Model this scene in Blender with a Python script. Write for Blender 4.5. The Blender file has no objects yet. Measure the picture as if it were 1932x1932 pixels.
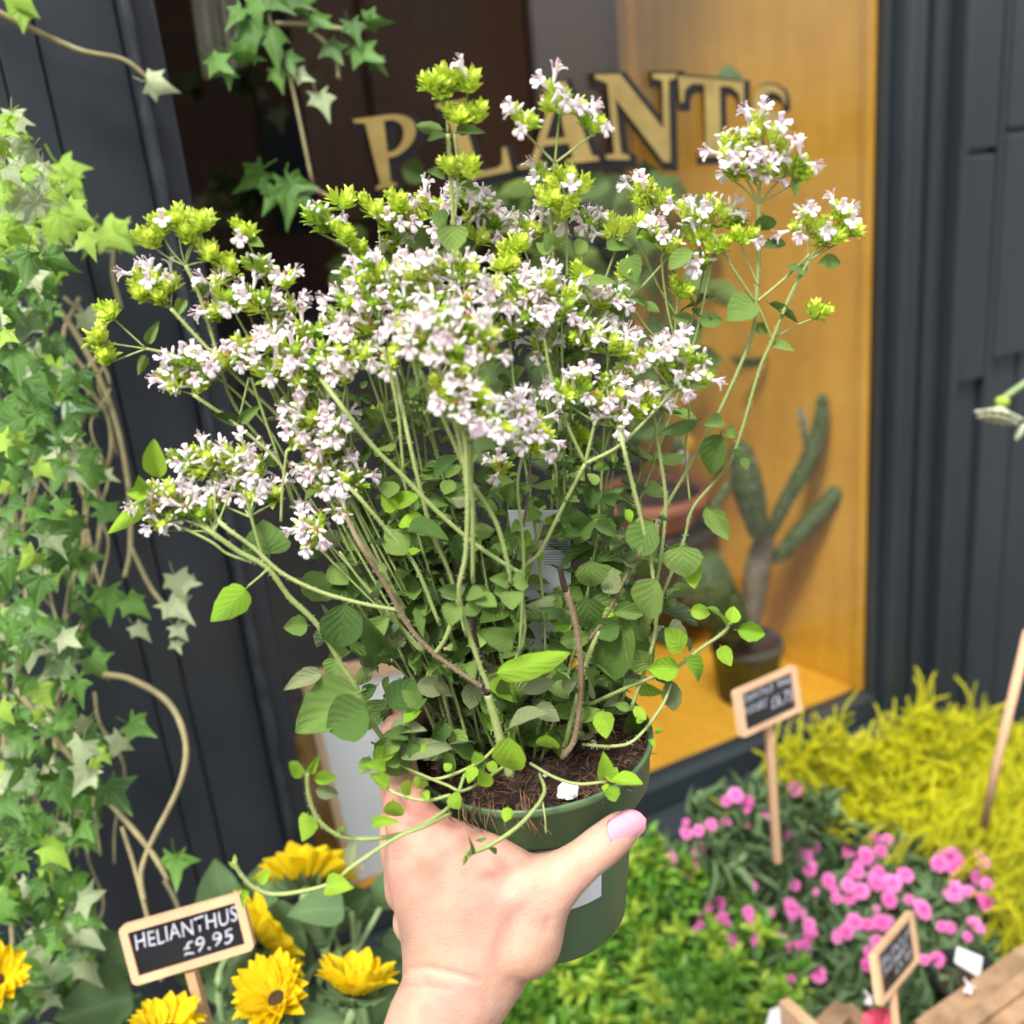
import bpy, bmesh, math, random
import numpy as np
from mathutils import Matrix, Vector
sc = bpy.context.scene
rnd = random.Random(7)
rng = np.random.default_rng(11)
# ------------------------------------------------------------------ camera
F = 1892.0                                   # focal length in units of a 1932 px wide frame
CAM = np.array([0.0, 0.0, 1.45])
_U = np.array([-1062, 10393, 3600.0]); _U /= np.linalg.norm(_U)
_f = np.array([0, 0, -1.0]); _Y = _f - _U * (_f @ _U); _Y /= np.linalg.norm(_Y)
_X = np.cross(_Y, _U)
MC = np.array([_X, _Y, _U])                  # camera axes -> world
cd = bpy.data.cameras.new('camera'); cam = bpy.data.objects.new('camera', cd)
sc.collection.objects.link(cam); sc.camera = cam
cam.matrix_world = Matrix.Translation(CAM) @ Matrix(MC.tolist()).to_4x4()
cd.sensor_width = 36; cd.sensor_fit = 'HORIZONTAL'; cd.lens = F / 1932 * 36
cd.clip_start = 0.02; cd.clip_end = 400
cd.dof.use_dof = True; cd.dof.focus_distance = 0.435; cd.dof.aperture_fstop = 6.8
# ------------------------------------------------------------------ world, sun, exposure
w = bpy.data.worlds.new('World'); sc.world = w; w.use_nodes = True
nt = w.node_tree; bg = nt.nodes['Background']
sky = nt.nodes.new('ShaderNodeTexSky'); sky.sky_type = 'NISHITA'; sky.sun_disc = False
SUN_EL, SUN_AZ = math.radians(58), math.radians(205)      # azimuth from +Y, clockwise
sky.sun_elevation = SUN_EL; sky.sun_rotation = SUN_AZ; sky.dust_density = 3; sky.air_density = 1.2
hs = nt.nodes.new('ShaderNodeHueSaturation'); hs.inputs['Saturation'].default_value = 0.12
nt.links.new(sky.outputs[0], hs.inputs['Color']); nt.links.new(hs.outputs[0], bg.inputs['Color'])
bg.inputs['Strength'].default_value = 0.125
sl = bpy.data.lights.new('sun', 'SUN'); so = bpy.data.objects.new('sun', sl); sc.collection.objects.link(so)
sl.energy = 1.5; sl.angle = math.radians(11); sl.color = (1, .96, .9)
sd = Vector((math.sin(SUN_AZ) * math.cos(SUN_EL), math.cos(SUN_AZ) * math.cos(SUN_EL), math.sin(SUN_EL)))
so.rotation_euler = sd.to_track_quat('Z', 'Y').to_euler()
vs = sc.view_settings
vs.view_transform = 'Standard'; vs.look = 'None'; vs.gamma = 1; vs.use_curve_mapping = False
vs.exposure = 1.45
sc.cycles.transparent_max_bounces = 16; sc.cycles.max_bounces = 8
# ------------------------------------------------------------------ projection helpers (photo position -> place)
def ray(x, y): return MC @ np.array([(x - 966) / F, -(y - 966) / F, -1.0])
def PD(x, y, d): return CAM + ray(x, y) * d              # at distance d along the view axis
def PY(x, y, Y): r = ray(x, y); return CAM + r * (Y / r[1])
AZ = math.radians(64.5)
wu = np.array([math.sin(AZ), math.cos(AZ), 0]); wv = np.array([-wu[1], wu[0], 0]); DW = 0.80
def W(u, v, z): return wu * u + wv * (DW + v) + np.array([0, 0, z])
def WP(x, y, v=0.0):
    r = ray(x, y); p = CAM + r * ((DW + v) / (r @ wv)); return float(p @ wu), float(p[2]), p
def PZ(x, y, z, vmax=-0.06):                             # on a level at height z, never past the shop wall
    r = ray(x, y); t = (z - 1.45) / r[2] if r[2] < -0.01 else 99
    p = CAM + r * t
    if p @ wv > DW + vmax or t > 50: p = CAM + r * ((DW + vmax) / (r @ wv))
    return p
def depth(p): return float((p - CAM) @ (MC @ np.array([0, 0, -1.0])))
def norm(a): a = np.asarray(a, float); return a / (np.linalg.norm(a) + 1e-12)
TOCAM = lambda p: norm(CAM - p)
# ------------------------------------------------------------------ object helpers
COL = sc.collection; WM = {}
def link(o, parent=None, M=None):
    COL.objects.link(o); M = M if M is not None else Matrix.Identity(4)
    if parent is not None:
        o.parent = parent; o.matrix_basis = WM[parent.name].inverted() @ M
    else: o.matrix_basis = M
    WM[o.name] = M.copy(); return o
def empty(name, loc, label, cat, group=None):
    o = bpy.data.objects.new(name, None); o.empty_display_size = .02
    link(o, None, Matrix.Translation(Vector(loc))); o['label'] = label; o['category'] = cat
    if group: o['group'] = group
    return o
def inst(name, me, M, parent): return link(bpy.data.objects.new(name, me), parent, M)
class MB:
    def __init__(s): s.v = []; s.f = []; s.m = []; s.l = []; s.n = 0
    def add(s, T, M=None, mi=None, r=None):
        v = T['v']
        if M is not None:
            A = np.array(M); v = v @ A[:3, :3].T + A[:3, 3]
        l = T['l'].copy()
        if r is not None: l[:, 2] = r
        s.v.append(v); s.l.append(l); n = s.n
        s.f += [tuple(i + n for i in f) for f in T['f']]
        s.m += T['m'] if mi is None else [mi] * len(T['f'])
        s.n += len(v)
    def T(s): return dict(v=np.concatenate(s.v), f=s.f, m=s.m, l=np.concatenate(s.l))
    def mesh(s, name, mats, smooth=True, M=None):
        t = s.T(); return mesh_of(t, name, mats, smooth, M)
def mesh_of(t, name, mats, smooth=True, M=None):
    me = bpy.data.meshes.new(name); v = t['v']
    if M is not None:
        A = np.array(M.inverted()); v = v @ A[:3, :3].T + A[:3, 3]
    me.from_pydata(v.tolist(), [], t['f'])
    for m in mats: me.materials.append(m)
    me.polygons.foreach_set('material_index', np.array(t['m'], dtype=np.int32))
    if smooth: me.polygons.foreach_set('use_smooth', np.ones(len(t['f']), dtype=bool))
    at = me.attributes.new('lc', 'FLOAT_VECTOR', 'POINT'); at.data.foreach_set('vector', t['l'].astype(np.float32).ravel())
    me.update(); return me
def tmpl(v, f, m=0, l=None):
    v = np.array(v, float)
    return dict(v=v, f=[tuple(q) for q in f], m=[m] * len(f) if isinstance(m, int) else m, l=np.array(l, float) if l is not None else v.copy())
def unit(b, mats, name, parent, kind=None, smooth=True, label=None):
    o = bpy.data.objects.new(name, b.mesh(name, mats, smooth)); link(o, parent)
    if kind: o['kind'] = kind
    if label: o['label'] = label
    return o
def catmull(P, k=6):
    P = [np.array(p, float) for p in P]
    if len(P) < 3: return np.array([P[0] * (1 - t) + P[-1] * t for t in np.linspace(0, 1, k + 1)])
    Q = [2 * P[0] - P[1]] + P + [2 * P[-1] - P[-2]]; out = []
    for i in range(1, len(Q) - 2):
        for t in np.linspace(0, 1, k, endpoint=False):
            a, b, c, d = Q[i - 1], Q[i], Q[i + 1], Q[i + 2]
            out.append(.5 * (2 * b + (c - a) * t + (2 * a - 5 * b + 4 * c - d) * t * t + (3 * b - a - 3 * c + d) * t ** 3))
    out.append(P[-1]); return np.array(out)
def tube(path, r0, r1, n=6, cap=True, jit=0, rr=None, mi=0):
    path = np.array(path); N = len(path); vs_, l = [], []; up = np.array([.13, .21, 1.0])
    for i in range(N):
        t = norm(path[min(i + 1, N - 1)] - path[max(i - 1, 0)])
        a = norm(np.cross(t, up)); b = np.cross(t, a); s = i / max(N - 1, 1)
        r = (rr[i] if rr is not None else r0 + (r1 - r0) * s) * (1 + jit * (rnd.random() - .5))
        for k in range(n):
            th = 2 * math.pi * k / n; vs_.append(path[i] + (a * math.cos(th) + b * math.sin(th)) * r); l.append((k / n, s, .5))
    f = [(i * n + k, i * n + (k + 1) % n, (i + 1) * n + (k + 1) % n, (i + 1) * n + k) for i in range(N - 1) for k in range(n)]
    if cap: f += [tuple(range(n))[::-1], tuple(range((N - 1) * n, N * n))]
    return tmpl(vs_, f, mi, l)
def frame_mat(o, x, y, z):
    return Matrix(((x[0], y[0], z[0], o[0]), (x[1], y[1], z[1], o[1]), (x[2], y[2], z[2], o[2]), (0, 0, 0, 1)))
def leaf_mat(b, t, wid, nrm, zs=None):
    y = t - b; L = np.linalg.norm(y); yn = y / L
    z = nrm - yn * (nrm @ yn); z = norm(z); x = np.cross(yn, z)
    return frame_mat(b, x * wid, y, z * (zs or L))
def box(c0, c1, bev=0, mi=0):
    x0, y0, z0 = c0; x1, y1, z1 = c1
    v = [(x, y, z) for x in (x0, x1) for y in (y0, y1) for z in (z0, z1)]
    return tmpl(v, [(0, 1, 3, 2), (4, 6, 7, 5), (0, 4, 5, 1), (2, 3, 7, 6), (0, 2, 6, 4), (1, 5, 7, 3)], mi)
def bevelled(me, wd, seg=2):
    bm = bmesh.new(); bm.from_mesh(me); bmesh.ops.recalc_face_normals(bm, faces=bm.faces)
    bmesh.ops.bevel(bm, geom=bm.edges[:], offset=wd, segments=seg, affect='EDGES', profile=.6); bm.to_mesh(me); bm.free(); return me
def wallbox(name, u0, u1, v0, v1, z0, z1, mat, parent=None, bev=.002, kind=None):
    T = box((u0, v0, z0), (u1, v1, z1)); T['v'] = np.array([W(*p) for p in T['v']]); me = mesh_of(T, name, [mat], False)
    if bev: bevelled(me, bev)
    o = link(bpy.data.objects.new(name, me), parent)
    if kind: o['kind'] = kind
    return o
# ------------------------------------------------------------------ materials
def mat(name): m = bpy.data.materials.new(name); m.use_nodes = True; return m, m.node_tree.nodes, m.node_tree.links, m.node_tree.nodes['Principled BSDF']
def ramp(N, L, src, stops):
    r = N.new('ShaderNodeValToRGB'); e = r.color_ramp.elements
    while len(e) < len(stops): e.new(.5)
    for k, (p, c) in enumerate(stops): e[k].position = p; e[k].color = (*c, 1)
    if src is not None: L.new(src, r.inputs[0])
    return r
def noise(N, L, scale, detail=4, coord='Object', rough=.5, stretch=None):
    tc = N.new('ShaderNodeTexCoord'); n = N.new('ShaderNodeTexNoise'); n.inputs['Scale'].default_value = scale
    n.inputs['Detail'].default_value = detail; n.inputs['Roughness'].default_value = rough; src = tc.outputs[coord]
    if stretch:
        mp = N.new('ShaderNodeMapping'); mp.inputs['Scale'].default_value = stretch; L.new(src, mp.inputs[0]); src = mp.outputs[0]
    L.new(src, n.inputs[0]); return n
def bump(N, L, src, bs, st, dist=.001):
    b = N.new('ShaderNodeBump'); b.inputs['Strength'].default_value = st; b.inputs['Distance'].default_value = dist
    L.new(src, b.inputs['Height']); L.new(b.outputs[0], bs.inputs['Normal']); return b
def mth(N, L, op, a, b=None, c=None):
    n = N.new('ShaderNodeMath'); n.operation = op
    for i, q in enumerate((a, b, c)):
        if q is None: continue
        if isinstance(q, (int, float)): n.inputs[i].default_value = q
        else: L.new(q, n.inputs[i])
    return n.outputs[0]
def wallpaint(name, col):
    m, N, L, bs = mat(name); a = noise(N, L, 7, 5, stretch=(1, 1, .35)); b = noise(N, L, 90, 4, stretch=(1, 1, .25)); c = noise(N, L, 26, 6, rough=.75)
    r = ramp(N, L, a.outputs[0], [(.3, tuple(q * .8 for q in col)), (.7, tuple(q * 1.25 for q in col))])
    sc_ = ramp(N, L, c.outputs[0], [(.66, (0, 0, 0)), (.74, (1, 1, 1))]); mx = N.new('ShaderNodeMix'); mx.data_type = 'RGBA'; L.new(mth(N, L, 'MULTIPLY', sc_.outputs[0], .35), mx.inputs[0]); L.new(r.outputs[0], mx.inputs[6]); mx.inputs[7].default_value = (.12, .125, .13, 1)
    L.new(mx.outputs[2], bs.inputs['Base Color']); rr = N.new('ShaderNodeMapRange'); rr.inputs['To Min'].default_value = .24; rr.inputs['To Max'].default_value = .5; L.new(c.outputs[0], rr.inputs[0]); L.new(rr.outputs[0], bs.inputs['Roughness'])
    bump(N, L, mth(N, L, 'MULTIPLY_ADD', b.outputs[0], .4, a.outputs[0]), bs, .5, .003); return m
def simple(name, col, rough=.5, var=.15, scale=30, spec=.5, bmp=0, metal=0, stretch=None, dist=.001):
    m, N, L, bs = mat(name); n = noise(N, L, scale, stretch=stretch)
    lo = tuple(c * (1 - var) for c in col); hi = tuple(min(1, c * (1 + var)) for c in col)
    r = ramp(N, L, n.outputs[0], [(.3, lo), (.7, hi)]); L.new(r.outputs[0], bs.inputs['Base Color'])
    bs.inputs['Roughness'].default_value = rough; bs.inputs['Specular IOR Level'].default_value = spec; bs.inputs['Metallic'].default_value = metal
    if bmp: bump(N, L, n.outputs[0], bs, bmp, dist)
    return m
def leafmat(name, ca, cb, vein, rough=.5, trans=.3, veins='pinnate', vscale=5.0, back=None, bs_=.6, spec=.4, fuzz=0):
    m, N, L, bs = mat(name)
    at = N.new('ShaderNodeAttribute'); at.attribute_name = 'lc'; sp = N.new('ShaderNodeSeparateXYZ'); L.new(at.outputs['Vector'], sp.inputs[0])
    oi = N.new('ShaderNodeObjectInfo'); rs = mth(N, L, 'FRACT', mth(N, L, 'ADD', oi.outputs['Random'], sp.outputs[2]))
    nz = noise(N, L, 90, 3); mixv = mth(N, L, 'MULTIPLY_ADD', nz.outputs[0], .5, mth(N, L, 'MULTIPLY', rs, .6))
    r = ramp(N, L, mixv, [(.15, ca), (.75, cb)]); col = r.outputs[0]; ax = mth(N, L, 'ABSOLUTE', sp.outputs[0])
    if veins == 'pinnate':
        s = mth(N, L, 'SUBTRACT', mth(N, L, 'MULTIPLY', sp.outputs[1], vscale), mth(N, L, 'MULTIPLY', mth(N, L, 'POWER', ax, .8), vscale * .5))
        nd = noise(N, L, 160, 2); s = mth(N, L, 'ADD', s, mth(N, L, 'MULTIPLY', nd.outputs[0], .55))
        fr = mth(N, L, 'ABSOLUTE', mth(N, L, 'SUBTRACT', mth(N, L, 'FRACT', s), .5)); side = mth(N, L, 'SUBTRACT', 1, mth(N, L, 'MULTIPLY', fr, 9)); side = mth(N, L, 'MAXIMUM', side, 0)
        mid = mth(N, L, 'MAXIMUM', mth(N, L, 'SUBTRACT', 1, mth(N, L, 'MULTIPLY', ax, 14)), 0)
        vn = mth(N, L, 'MAXIMUM', mth(N, L, 'MULTIPLY', side, .35), mth(N, L, 'MULTIPLY', mid, .9)); q = fr
    elif veins == 'palmate':
        an = mth(N, L, 'ARCTAN2', sp.outputs[0], sp.outputs[1])
        q = mth(N, L, 'ABSOLUTE', mth(N, L, 'SUBTRACT', mth(N, L, 'FRACT', mth(N, L, 'ADD', mth(N, L, 'DIVIDE', an, .72), .5)), .5))
        vn = mth(N, L, 'MAXIMUM', mth(N, L, 'SUBTRACT', 1, mth(N, L, 'MULTIPLY', q, 12)), 0)
    else: vn = None
    if vn is not None:
        mx = N.new('ShaderNodeMix'); mx.data_type = 'RGBA'; L.new(mth(N, L, 'MULTIPLY', vn, .6 if veins == 'palmate' else .5), mx.inputs[0]); L.new(col, mx.inputs[6]); mx.inputs[7].default_value = (*vein, 1); col = mx.outputs[2]
    if back is not None:
        g = N.new('ShaderNodeNewGeometry'); mb_ = N.new('ShaderNodeMix'); mb_.data_type = 'RGBA'; L.new(mth(N, L, 'MULTIPLY', g.outputs['Backfacing'], .75), mb_.inputs[0]); L.new(col, mb_.inputs[6]); mb_.inputs[7].default_value = (*back, 1); col = mb_.outputs[2]
    L.new(col, bs.inputs['Base Color']); bs.inputs['Roughness'].default_value = rough; bs.inputs['Specular IOR Level'].default_value = spec
    if fuzz: bs.inputs['Sheen Weight'].default_value = fuzz * .15; bs.inputs['Sheen Roughness'].default_value = .4
    n2 = noise(N, L, 900, 2)
    h = mth(N, L, 'MULTIPLY_ADD', n2.outputs[0], .25, mth(N, L, 'MULTIPLY', q, 1.0)) if vn is not None else n2.outputs[0]
    bump(N, L, h, bs, bs_, .0012)
    tr = N.new('ShaderNodeBsdfTranslucent'); L.new(col, tr.inputs['Color']); ms = N.new('ShaderNodeMixShader'); ms.inputs[0].default_value = trans
    L.new(bs.outputs[0], ms.inputs[1]); L.new(tr.outputs[0], ms.inputs[2]); L.new(ms.outputs[0], N['Material Output'].inputs[0]); return m
M = {}
M['paint'] = wallpaint('black_gloss_paint', (.021, .028, .033))
M['paint2'] = wallpaint('sky_gloss_paint', (.027, .033, .042))  # same dark paint, lightened to put the sky's gloss into the colour
def ply():
    m, N, L, bs = mat('orange_painted_ply'); a = noise(N, L, 4, 8, stretch=(1, 1, 2.5), rough=.65); b = noise(N, L, 60, 3, stretch=(1, 1, .15))
    mx = mth(N, L, 'MULTIPLY_ADD', b.outputs[0], .35, mth(N, L, 'MULTIPLY', a.outputs[0], .65))
    r = ramp(N, L, mx, [(.3, (.50, .235, .018)), (.55, (.64, .33, .034)), (.80, (.72, .43, .085))]); L.new(r.outputs[0], bs.inputs['Base Color'])
    bs.inputs['Roughness'].default_value = .55; bs.inputs['Specular IOR Level'].default_value = .2; bump(N, L, b.outputs[0], bs, .15); return m
M['ply'] = ply()
M['brown'] = simple('brown_interior_board', (.075, .028, .012), .4, .75, 2.2, .3, stretch=(1, 1, .2))
M['dark'] = simple('dark_interior', (.02, .015, .012), .7, .4, 6)
M['gold'] = simple('gold_leaf', (.42, .305, .10), .34, .18, 40, .5, .1, metal=.35)
M['black'] = simple('black_vinyl', (.008, .008, .009), .35, .1)
M['wood'] = simple('pale_sign_wood', (.66, .42, .25), .6, .12, 40, .3, .1, stretch=(1, 1, .2))
M['crate'] = simple('crate_wood', (.30, .19, .11), .8, .35, 45, .2, .4)
M['chalkboard'] = simple('chalkboard', (.010, .011, .013), .35, .4, 20, .5)
M['chalk'] = simple('chalk_writing', (.42, .43, .50), .8, .3, 200)
M['white'] = simple('white_card', (.74, .77, .80), .5, .03, 10)
M['greytext'] = simple('grey_print', (.28, .30, .34), .7, .1)
M['pot'] = simple('green_plastic', (.085, .155, .070), .40, .16, 45, .4, .12, stretch=(1, 1, .4))
M['terracotta'] = simple('terracotta', (.36, .12, .06), .75, .15, 30)
M['greypot'] = simple('dark_grey_pot', (.055, .058, .052), .6, .2, 20)
M['ceramic'] = simple('olive_grey_pot', (.060, .058, .042), .6, .2, 30)
M['pave'] = simple('pavement_stone', (.16, .155, .15), .85, .25, 6, .3, .3)
M['brick'] = simple('street_brick', (.22, .12, .08), .85, .3, 5)
M['slate'] = simple('street_window', (.04, .05, .06), .15, .1)
M['perlite'] = simple('perlite', (.75, .74, .70), .9, .08, 300, .3, .6)
M['bench'] = simple('bench_board', (.05, .04, .03), .8, .4, 12)
def glass():
    m, N, L, bs = mat('window_glass'); N.remove(bs)
    t = N.new('ShaderNodeBsdfTransparent'); t.inputs[0].default_value = (.985, .99, .985, 1); g = N.new('ShaderNodeBsdfGlossy'); g.inputs['Roughness'].default_value = .02
    lw = N.new('ShaderNodeLayerWeight'); lw.inputs[0].default_value = .5; ms = N.new('ShaderNodeMixShader')
    fr = mth(N, L, 'MULTIPLY_ADD', mth(N, L, 'POWER', lw.outputs['Facing'], 5), .85, .045)
    L.new(fr, ms.inputs[0]); L.new(t.outputs[0], ms.inputs[1]); L.new(g.outputs[0], ms.inputs[2]); L.new(ms.outputs[0], N['Material Output'].inputs[0]); return m
M['glass'] = glass()
def soil():
    m, N, L, bs = mat('potting_soil'); a = noise(N, L, 260, 6, rough=.7); v = N.new('ShaderNodeTexVoronoi'); v.inputs['Scale'].default_value = 420
    tc = N.new('ShaderNodeTexCoord'); L.new(tc.outputs['Object'], v.inputs[0])
    r = ramp(N, L, a.outputs[0], [(.3, (.018, .009, .006)), (.55, (.06, .03, .018)), (.75, (.13, .075, .045))]); L.new(r.outputs[0], bs.inputs['Base Color'])
    bs.inputs['Roughness'].default_value = .9; bump(N, L, mth(N, L, 'ADD', a.outputs[0], v.outputs[0]), bs, 1, .003); return m
M['soil'] = soil()
M['fibre'] = simple('coir_fibre', (.16, .08, .045), .9, .5, 300)
def skin():
    m, N, L, bs = mat('skin'); a = noise(N, L, 28, 3); b = noise(N, L, 700, 4, stretch=(1, 1, 2.2)); c = noise(N, L, 110, 5)
    r = ramp(N, L, mth(N, L, 'MULTIPLY_ADD', c.outputs[0], .3, mth(N, L, 'MULTIPLY', a.outputs[0], .7)), [(.34, (.52, .295, .20)), (.48, (.58, .35, .255)), (.58, (.58, .295, .225)), (.68, (.58, .25, .195))])
    L.new(r.outputs[0], bs.inputs['Base Color']); bs.inputs['Roughness'].default_value = .48; bs.inputs['Specular IOR Level'].default_value = .35
    bs.inputs['Subsurface Weight'].default_value = .25; bs.inputs['Subsurface Radius'].default_value = (1, .35, .2); bs.inputs['Subsurface Scale'].default_value = .004
    v = N.new('ShaderNodeTexVoronoi'); v.feature = 'DISTANCE_TO_EDGE'; v.inputs['Scale'].default_value = 650; tc = N.new('ShaderNodeTexCoord'); mp = N.new('ShaderNodeMapping'); mp.inputs['Scale'].default_value = (1, 1, 2.5)
    L.new(tc.outputs['Object'], mp.inputs[0]); L.new(mp.outputs[0], v.inputs[0])
    h = mth(N, L, 'MULTIPLY_ADD', v.outputs[0], .7, b.outputs[0]); bump(N, L, mth(N, L, 'MULTIPLY_ADD', c.outputs[0], 2.0, h), bs, .5, .0006); return m
M['skin'] = skin()
M['nail'] = simple('pink_nail_varnish', (.80, .34, .42), .16, .02, 10, .6)
M['leaf_dark'] = leafmat('oregano_leaf_dark', (.045, .110, .020), (.13, .235, .040), (.11, .21, .07), .45, .22, vscale=5, back=(.14, .20, .11), fuzz=.15)
M['leaf_mid'] = leafmat('oregano_leaf_mid', (.105, .215, .036), (.235, .36, .075), (.19, .32, .13), .5, .25, vscale=5, back=(.20, .27, .15), fuzz=.15)
M['leaf_dusty'] = leafmat('oregano_leaf_underside', (.20, .25, .10), (.27, .32, .15), (.29, .34, .22), .65, .22, vscale=5)
M['leaf_bright'] = leafmat('oregano_leaf_bright', (.22, .46, .022), (.36, .60, .04), (.42, .62, .18), .42, .3, vscale=5, back=(.30, .45, .14))
M['stem'] = leafmat('oregano_stem', (.24, .32, .09), (.34, .40, .14), (.3, .4, .1), .6, .0, veins=None, bs_=.4, fuzz=.3)
M['stem_brown'] = leafmat('oregano_stem_brown', (.13, .09, .05), (.26, .19, .11), (.3, .2, .1), .7, .0, veins=None, bs_=.6)
M['hair'] = simple('plant_hair', (.55, .62, .35), .6, .1)
M['stem_dark'] = simple('dark_stem', (.035, .02, .016), .8, .5, 300, .3, .5)
M['bract'] = leafmat('flower_bract', (.56, .74, .05), (.78, .88, .16), (.5, .7, .2), .5, .3, veins=None, bs_=.3)
M['bract2'] = leafmat('flower_bract_green', (.28, .48, .035), (.48, .66, .08), (.5, .7, .2), .5, .3, veins=None, bs_=.3)
M['petal'] = leafmat('oregano_petal', (.96, .79, .86), (.98, .93, .96), (1, 1, 1), .5, .3, veins=None, bs_=.2)
M['bud'] = leafmat('oregano_bud', (.80, .84, .66), (.9, .86, .84), (1, 1, 1), .4, .2, veins=None, bs_=.1)
M['stamen'] = simple('stamen', (.86, .60, .68), .5, .2)
M['brownbit'] = simple('withered_petal', (.34, .15, .06), .8, .3, 300)
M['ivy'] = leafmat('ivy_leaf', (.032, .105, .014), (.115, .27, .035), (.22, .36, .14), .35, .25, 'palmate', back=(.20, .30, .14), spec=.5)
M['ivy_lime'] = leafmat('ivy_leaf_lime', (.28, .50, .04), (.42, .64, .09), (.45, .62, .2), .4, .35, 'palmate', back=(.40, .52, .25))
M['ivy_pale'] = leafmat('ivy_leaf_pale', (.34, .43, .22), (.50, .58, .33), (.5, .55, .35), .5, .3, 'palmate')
M['vine'] = simple('ivy_vine', (.33, .29, .15), .7, .25, 80, .3, .3)
M['hebe'] = leafmat('box_leaf', (.09, .27, .03), (.20, .42, .05), (.3, .5, .1), .3, .25, vscale=1, spec=.6)
M['hebe_lime'] = leafmat('box_leaf_lime', (.34, .55, .05), (.55, .70, .09), (.4, .6, .1), .35, .3, vscale=1, spec=.5)
M['conifer'] = leafmat('golden_sprig', (.78, .76, .012), (.95, .93, .05), (1, 1, 1), .6, .42, veins=None)
M['conifer2'] = leafmat('golden_sprig_green', (.30, .36, .01), (.62, .64, .03), (1, 1, 1), .6, .25, veins=None)
M['blade'] = leafmat('dianthus_blade', (.13, .24, .10), (.27, .40, .19), (1, 1, 1), .5, .2, veins=None)
def pinkm():
    m, N, L, bs = mat('pink_petal'); at = N.new('ShaderNodeAttribute'); at.attribute_name = 'lc'; sp = N.new('ShaderNodeSeparateXYZ'); L.new(at.outputs['Vector'], sp.inputs[0]); oi = N.new('ShaderNodeObjectInfo')
    n = noise(N, L, 500, 3); q = mth(N, L, 'ADD', mth(N, L, 'MULTIPLY', sp.outputs[1], .75), mth(N, L, 'MULTIPLY', mth(N, L, 'ADD', n.outputs[0], oi.outputs['Random']), .2))
    r = ramp(N, L, q, [(.2, (.30, .01, .11)), (.65, (.52, .045, .27)), (1.1, (.74, .22, .50))]); L.new(r.outputs[0], bs.inputs['Base Color']); bs.inputs['Roughness'].default_value = .65; return m
M['pink'] = pinkm()
M['pink_core'] = simple('pink_core', (.55, .03, .18), .6, .2)
M['sunpetal'] = leafmat('sunflower_petal', (.94, .68, .004), (.97, .78, .010), (.95, .6, .01), .5, .4, vscale=0.5)
M['sunleaf'] = leafmat('sunflower_leaf', (.09, .17, .06), (.16, .27, .11), (.26, .36, .2), .55, .2, vscale=4)
M['sundisc'] = simple('sunflower_disc', (.05, .022, .008), .8, .5, 300, .3, .5)
M['sunstem'] = simple('sunflower_stem', (.22, .32, .13), .6, .15)
M['cactus'] = simple('cactus_skin', (.055, .085, .022), .6, .45, 120, .3, .3)
M['areole'] = simple('cactus_areole', (.42, .38, .26), .8, .2)
M['trunk'] = simple('cactus_trunk', (.15, .12, .08), .8, .3, 60)
M['crimson'] = simple('crimson_petal', (.45, .01, .06), .5, .2)
M['cream'] = leafmat('cream_petal', (.75, .78, .55), (.85, .88, .68), (1, 1, 1), .5, .3, veins=None)
# ------------------------------------------------------------------ leaf / flower templates
def leaf_t(nu=6, nv=10, shape='ovate', fold=.25, curl=.15, quilt=.02, stalk=.0, twist=0, wav=0, seed=0):
    r = random.Random(seed); v, l, f = [], [], []
    def half(t):
        if shape in ('ovate', 'heart'):
            k = .40 if shape == 'ovate' else .33
            return .5 * (math.sqrt(max(0, 1 - ((k - t) / k) ** 2)) if t < k else max(0, 1 - ((t - k) / (1 - k)) ** 1.9) ** .92)
        if shape == 'ellip': return .5 * math.sin(math.pi * t) ** .7
        if shape == 'petal': return .5 * math.sin(math.pi * min(.98, t ** 1.1)) ** .8
        return .5 * max(0, math.sin(math.pi * t ** .45)) ** .8       # heart
    for j in range(nv + 1):
        t = (.5 - .5 * math.cos(math.pi * j / nv)) * .7 + .3 * j / nv; hw = max(half(min(max(t, .001), .999)), .012) * (1 + wav * math.sin(j * 2.3 + seed))
        for i in range(nu + 1):
            u = 2 * i / nu - 1; y = stalk + t * (1 - stalk)
            z = fold * abs(u) ** 1.4 * hw - curl * t * t + curl * .35 * t + quilt * (math.sin((t * 5 - abs(u) * 2.7) * 2 * math.pi)) * (1 - abs(u) * .5) * (u != 0) + wav * .25 * math.sin(t * 9 + u * 2 + seed)
            yy = y - .05 * abs(u) * hw
            v.append((u * hw + twist * t * t * .1, yy, z)); l.append((u, t, 0))
    for j in range(nv):
        for i in range(nu):
            a = j * (nu + 1) + i; f.append((a, a + 1, a + nu + 2, a + nu + 1))
    if stalk > 0:
        T2 = tube([(0, 0, 0), (0, stalk * .6, .01), (0, stalk * 1.15, 0)], .028, .02, 5, False); n = len(v)
        v += T2['v'].tolist(); l += [(1, 0, 0)] * len(T2['v']); f += [tuple(k + n for k in q) for q in T2['f']]
    return tmpl(v, f, 0, l)
LEAF = [leaf_t(6, 12, 'ovate', .35, .22, .006, .10, 0, .03, 1), leaf_t(6, 12, 'ovate', -.2, -.15, .007, .10, .4, .05, 2), leaf_t(6, 12, 'heart', .3, .35, .007, .10, -.3, .04, 3), leaf_t(6, 12, 'heart', .55, -.12, .006, .10, 0, .06, 4), leaf_t(6, 10, 'ellip', .3, .15, .008, .08, .2, .03, 5)]
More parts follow.
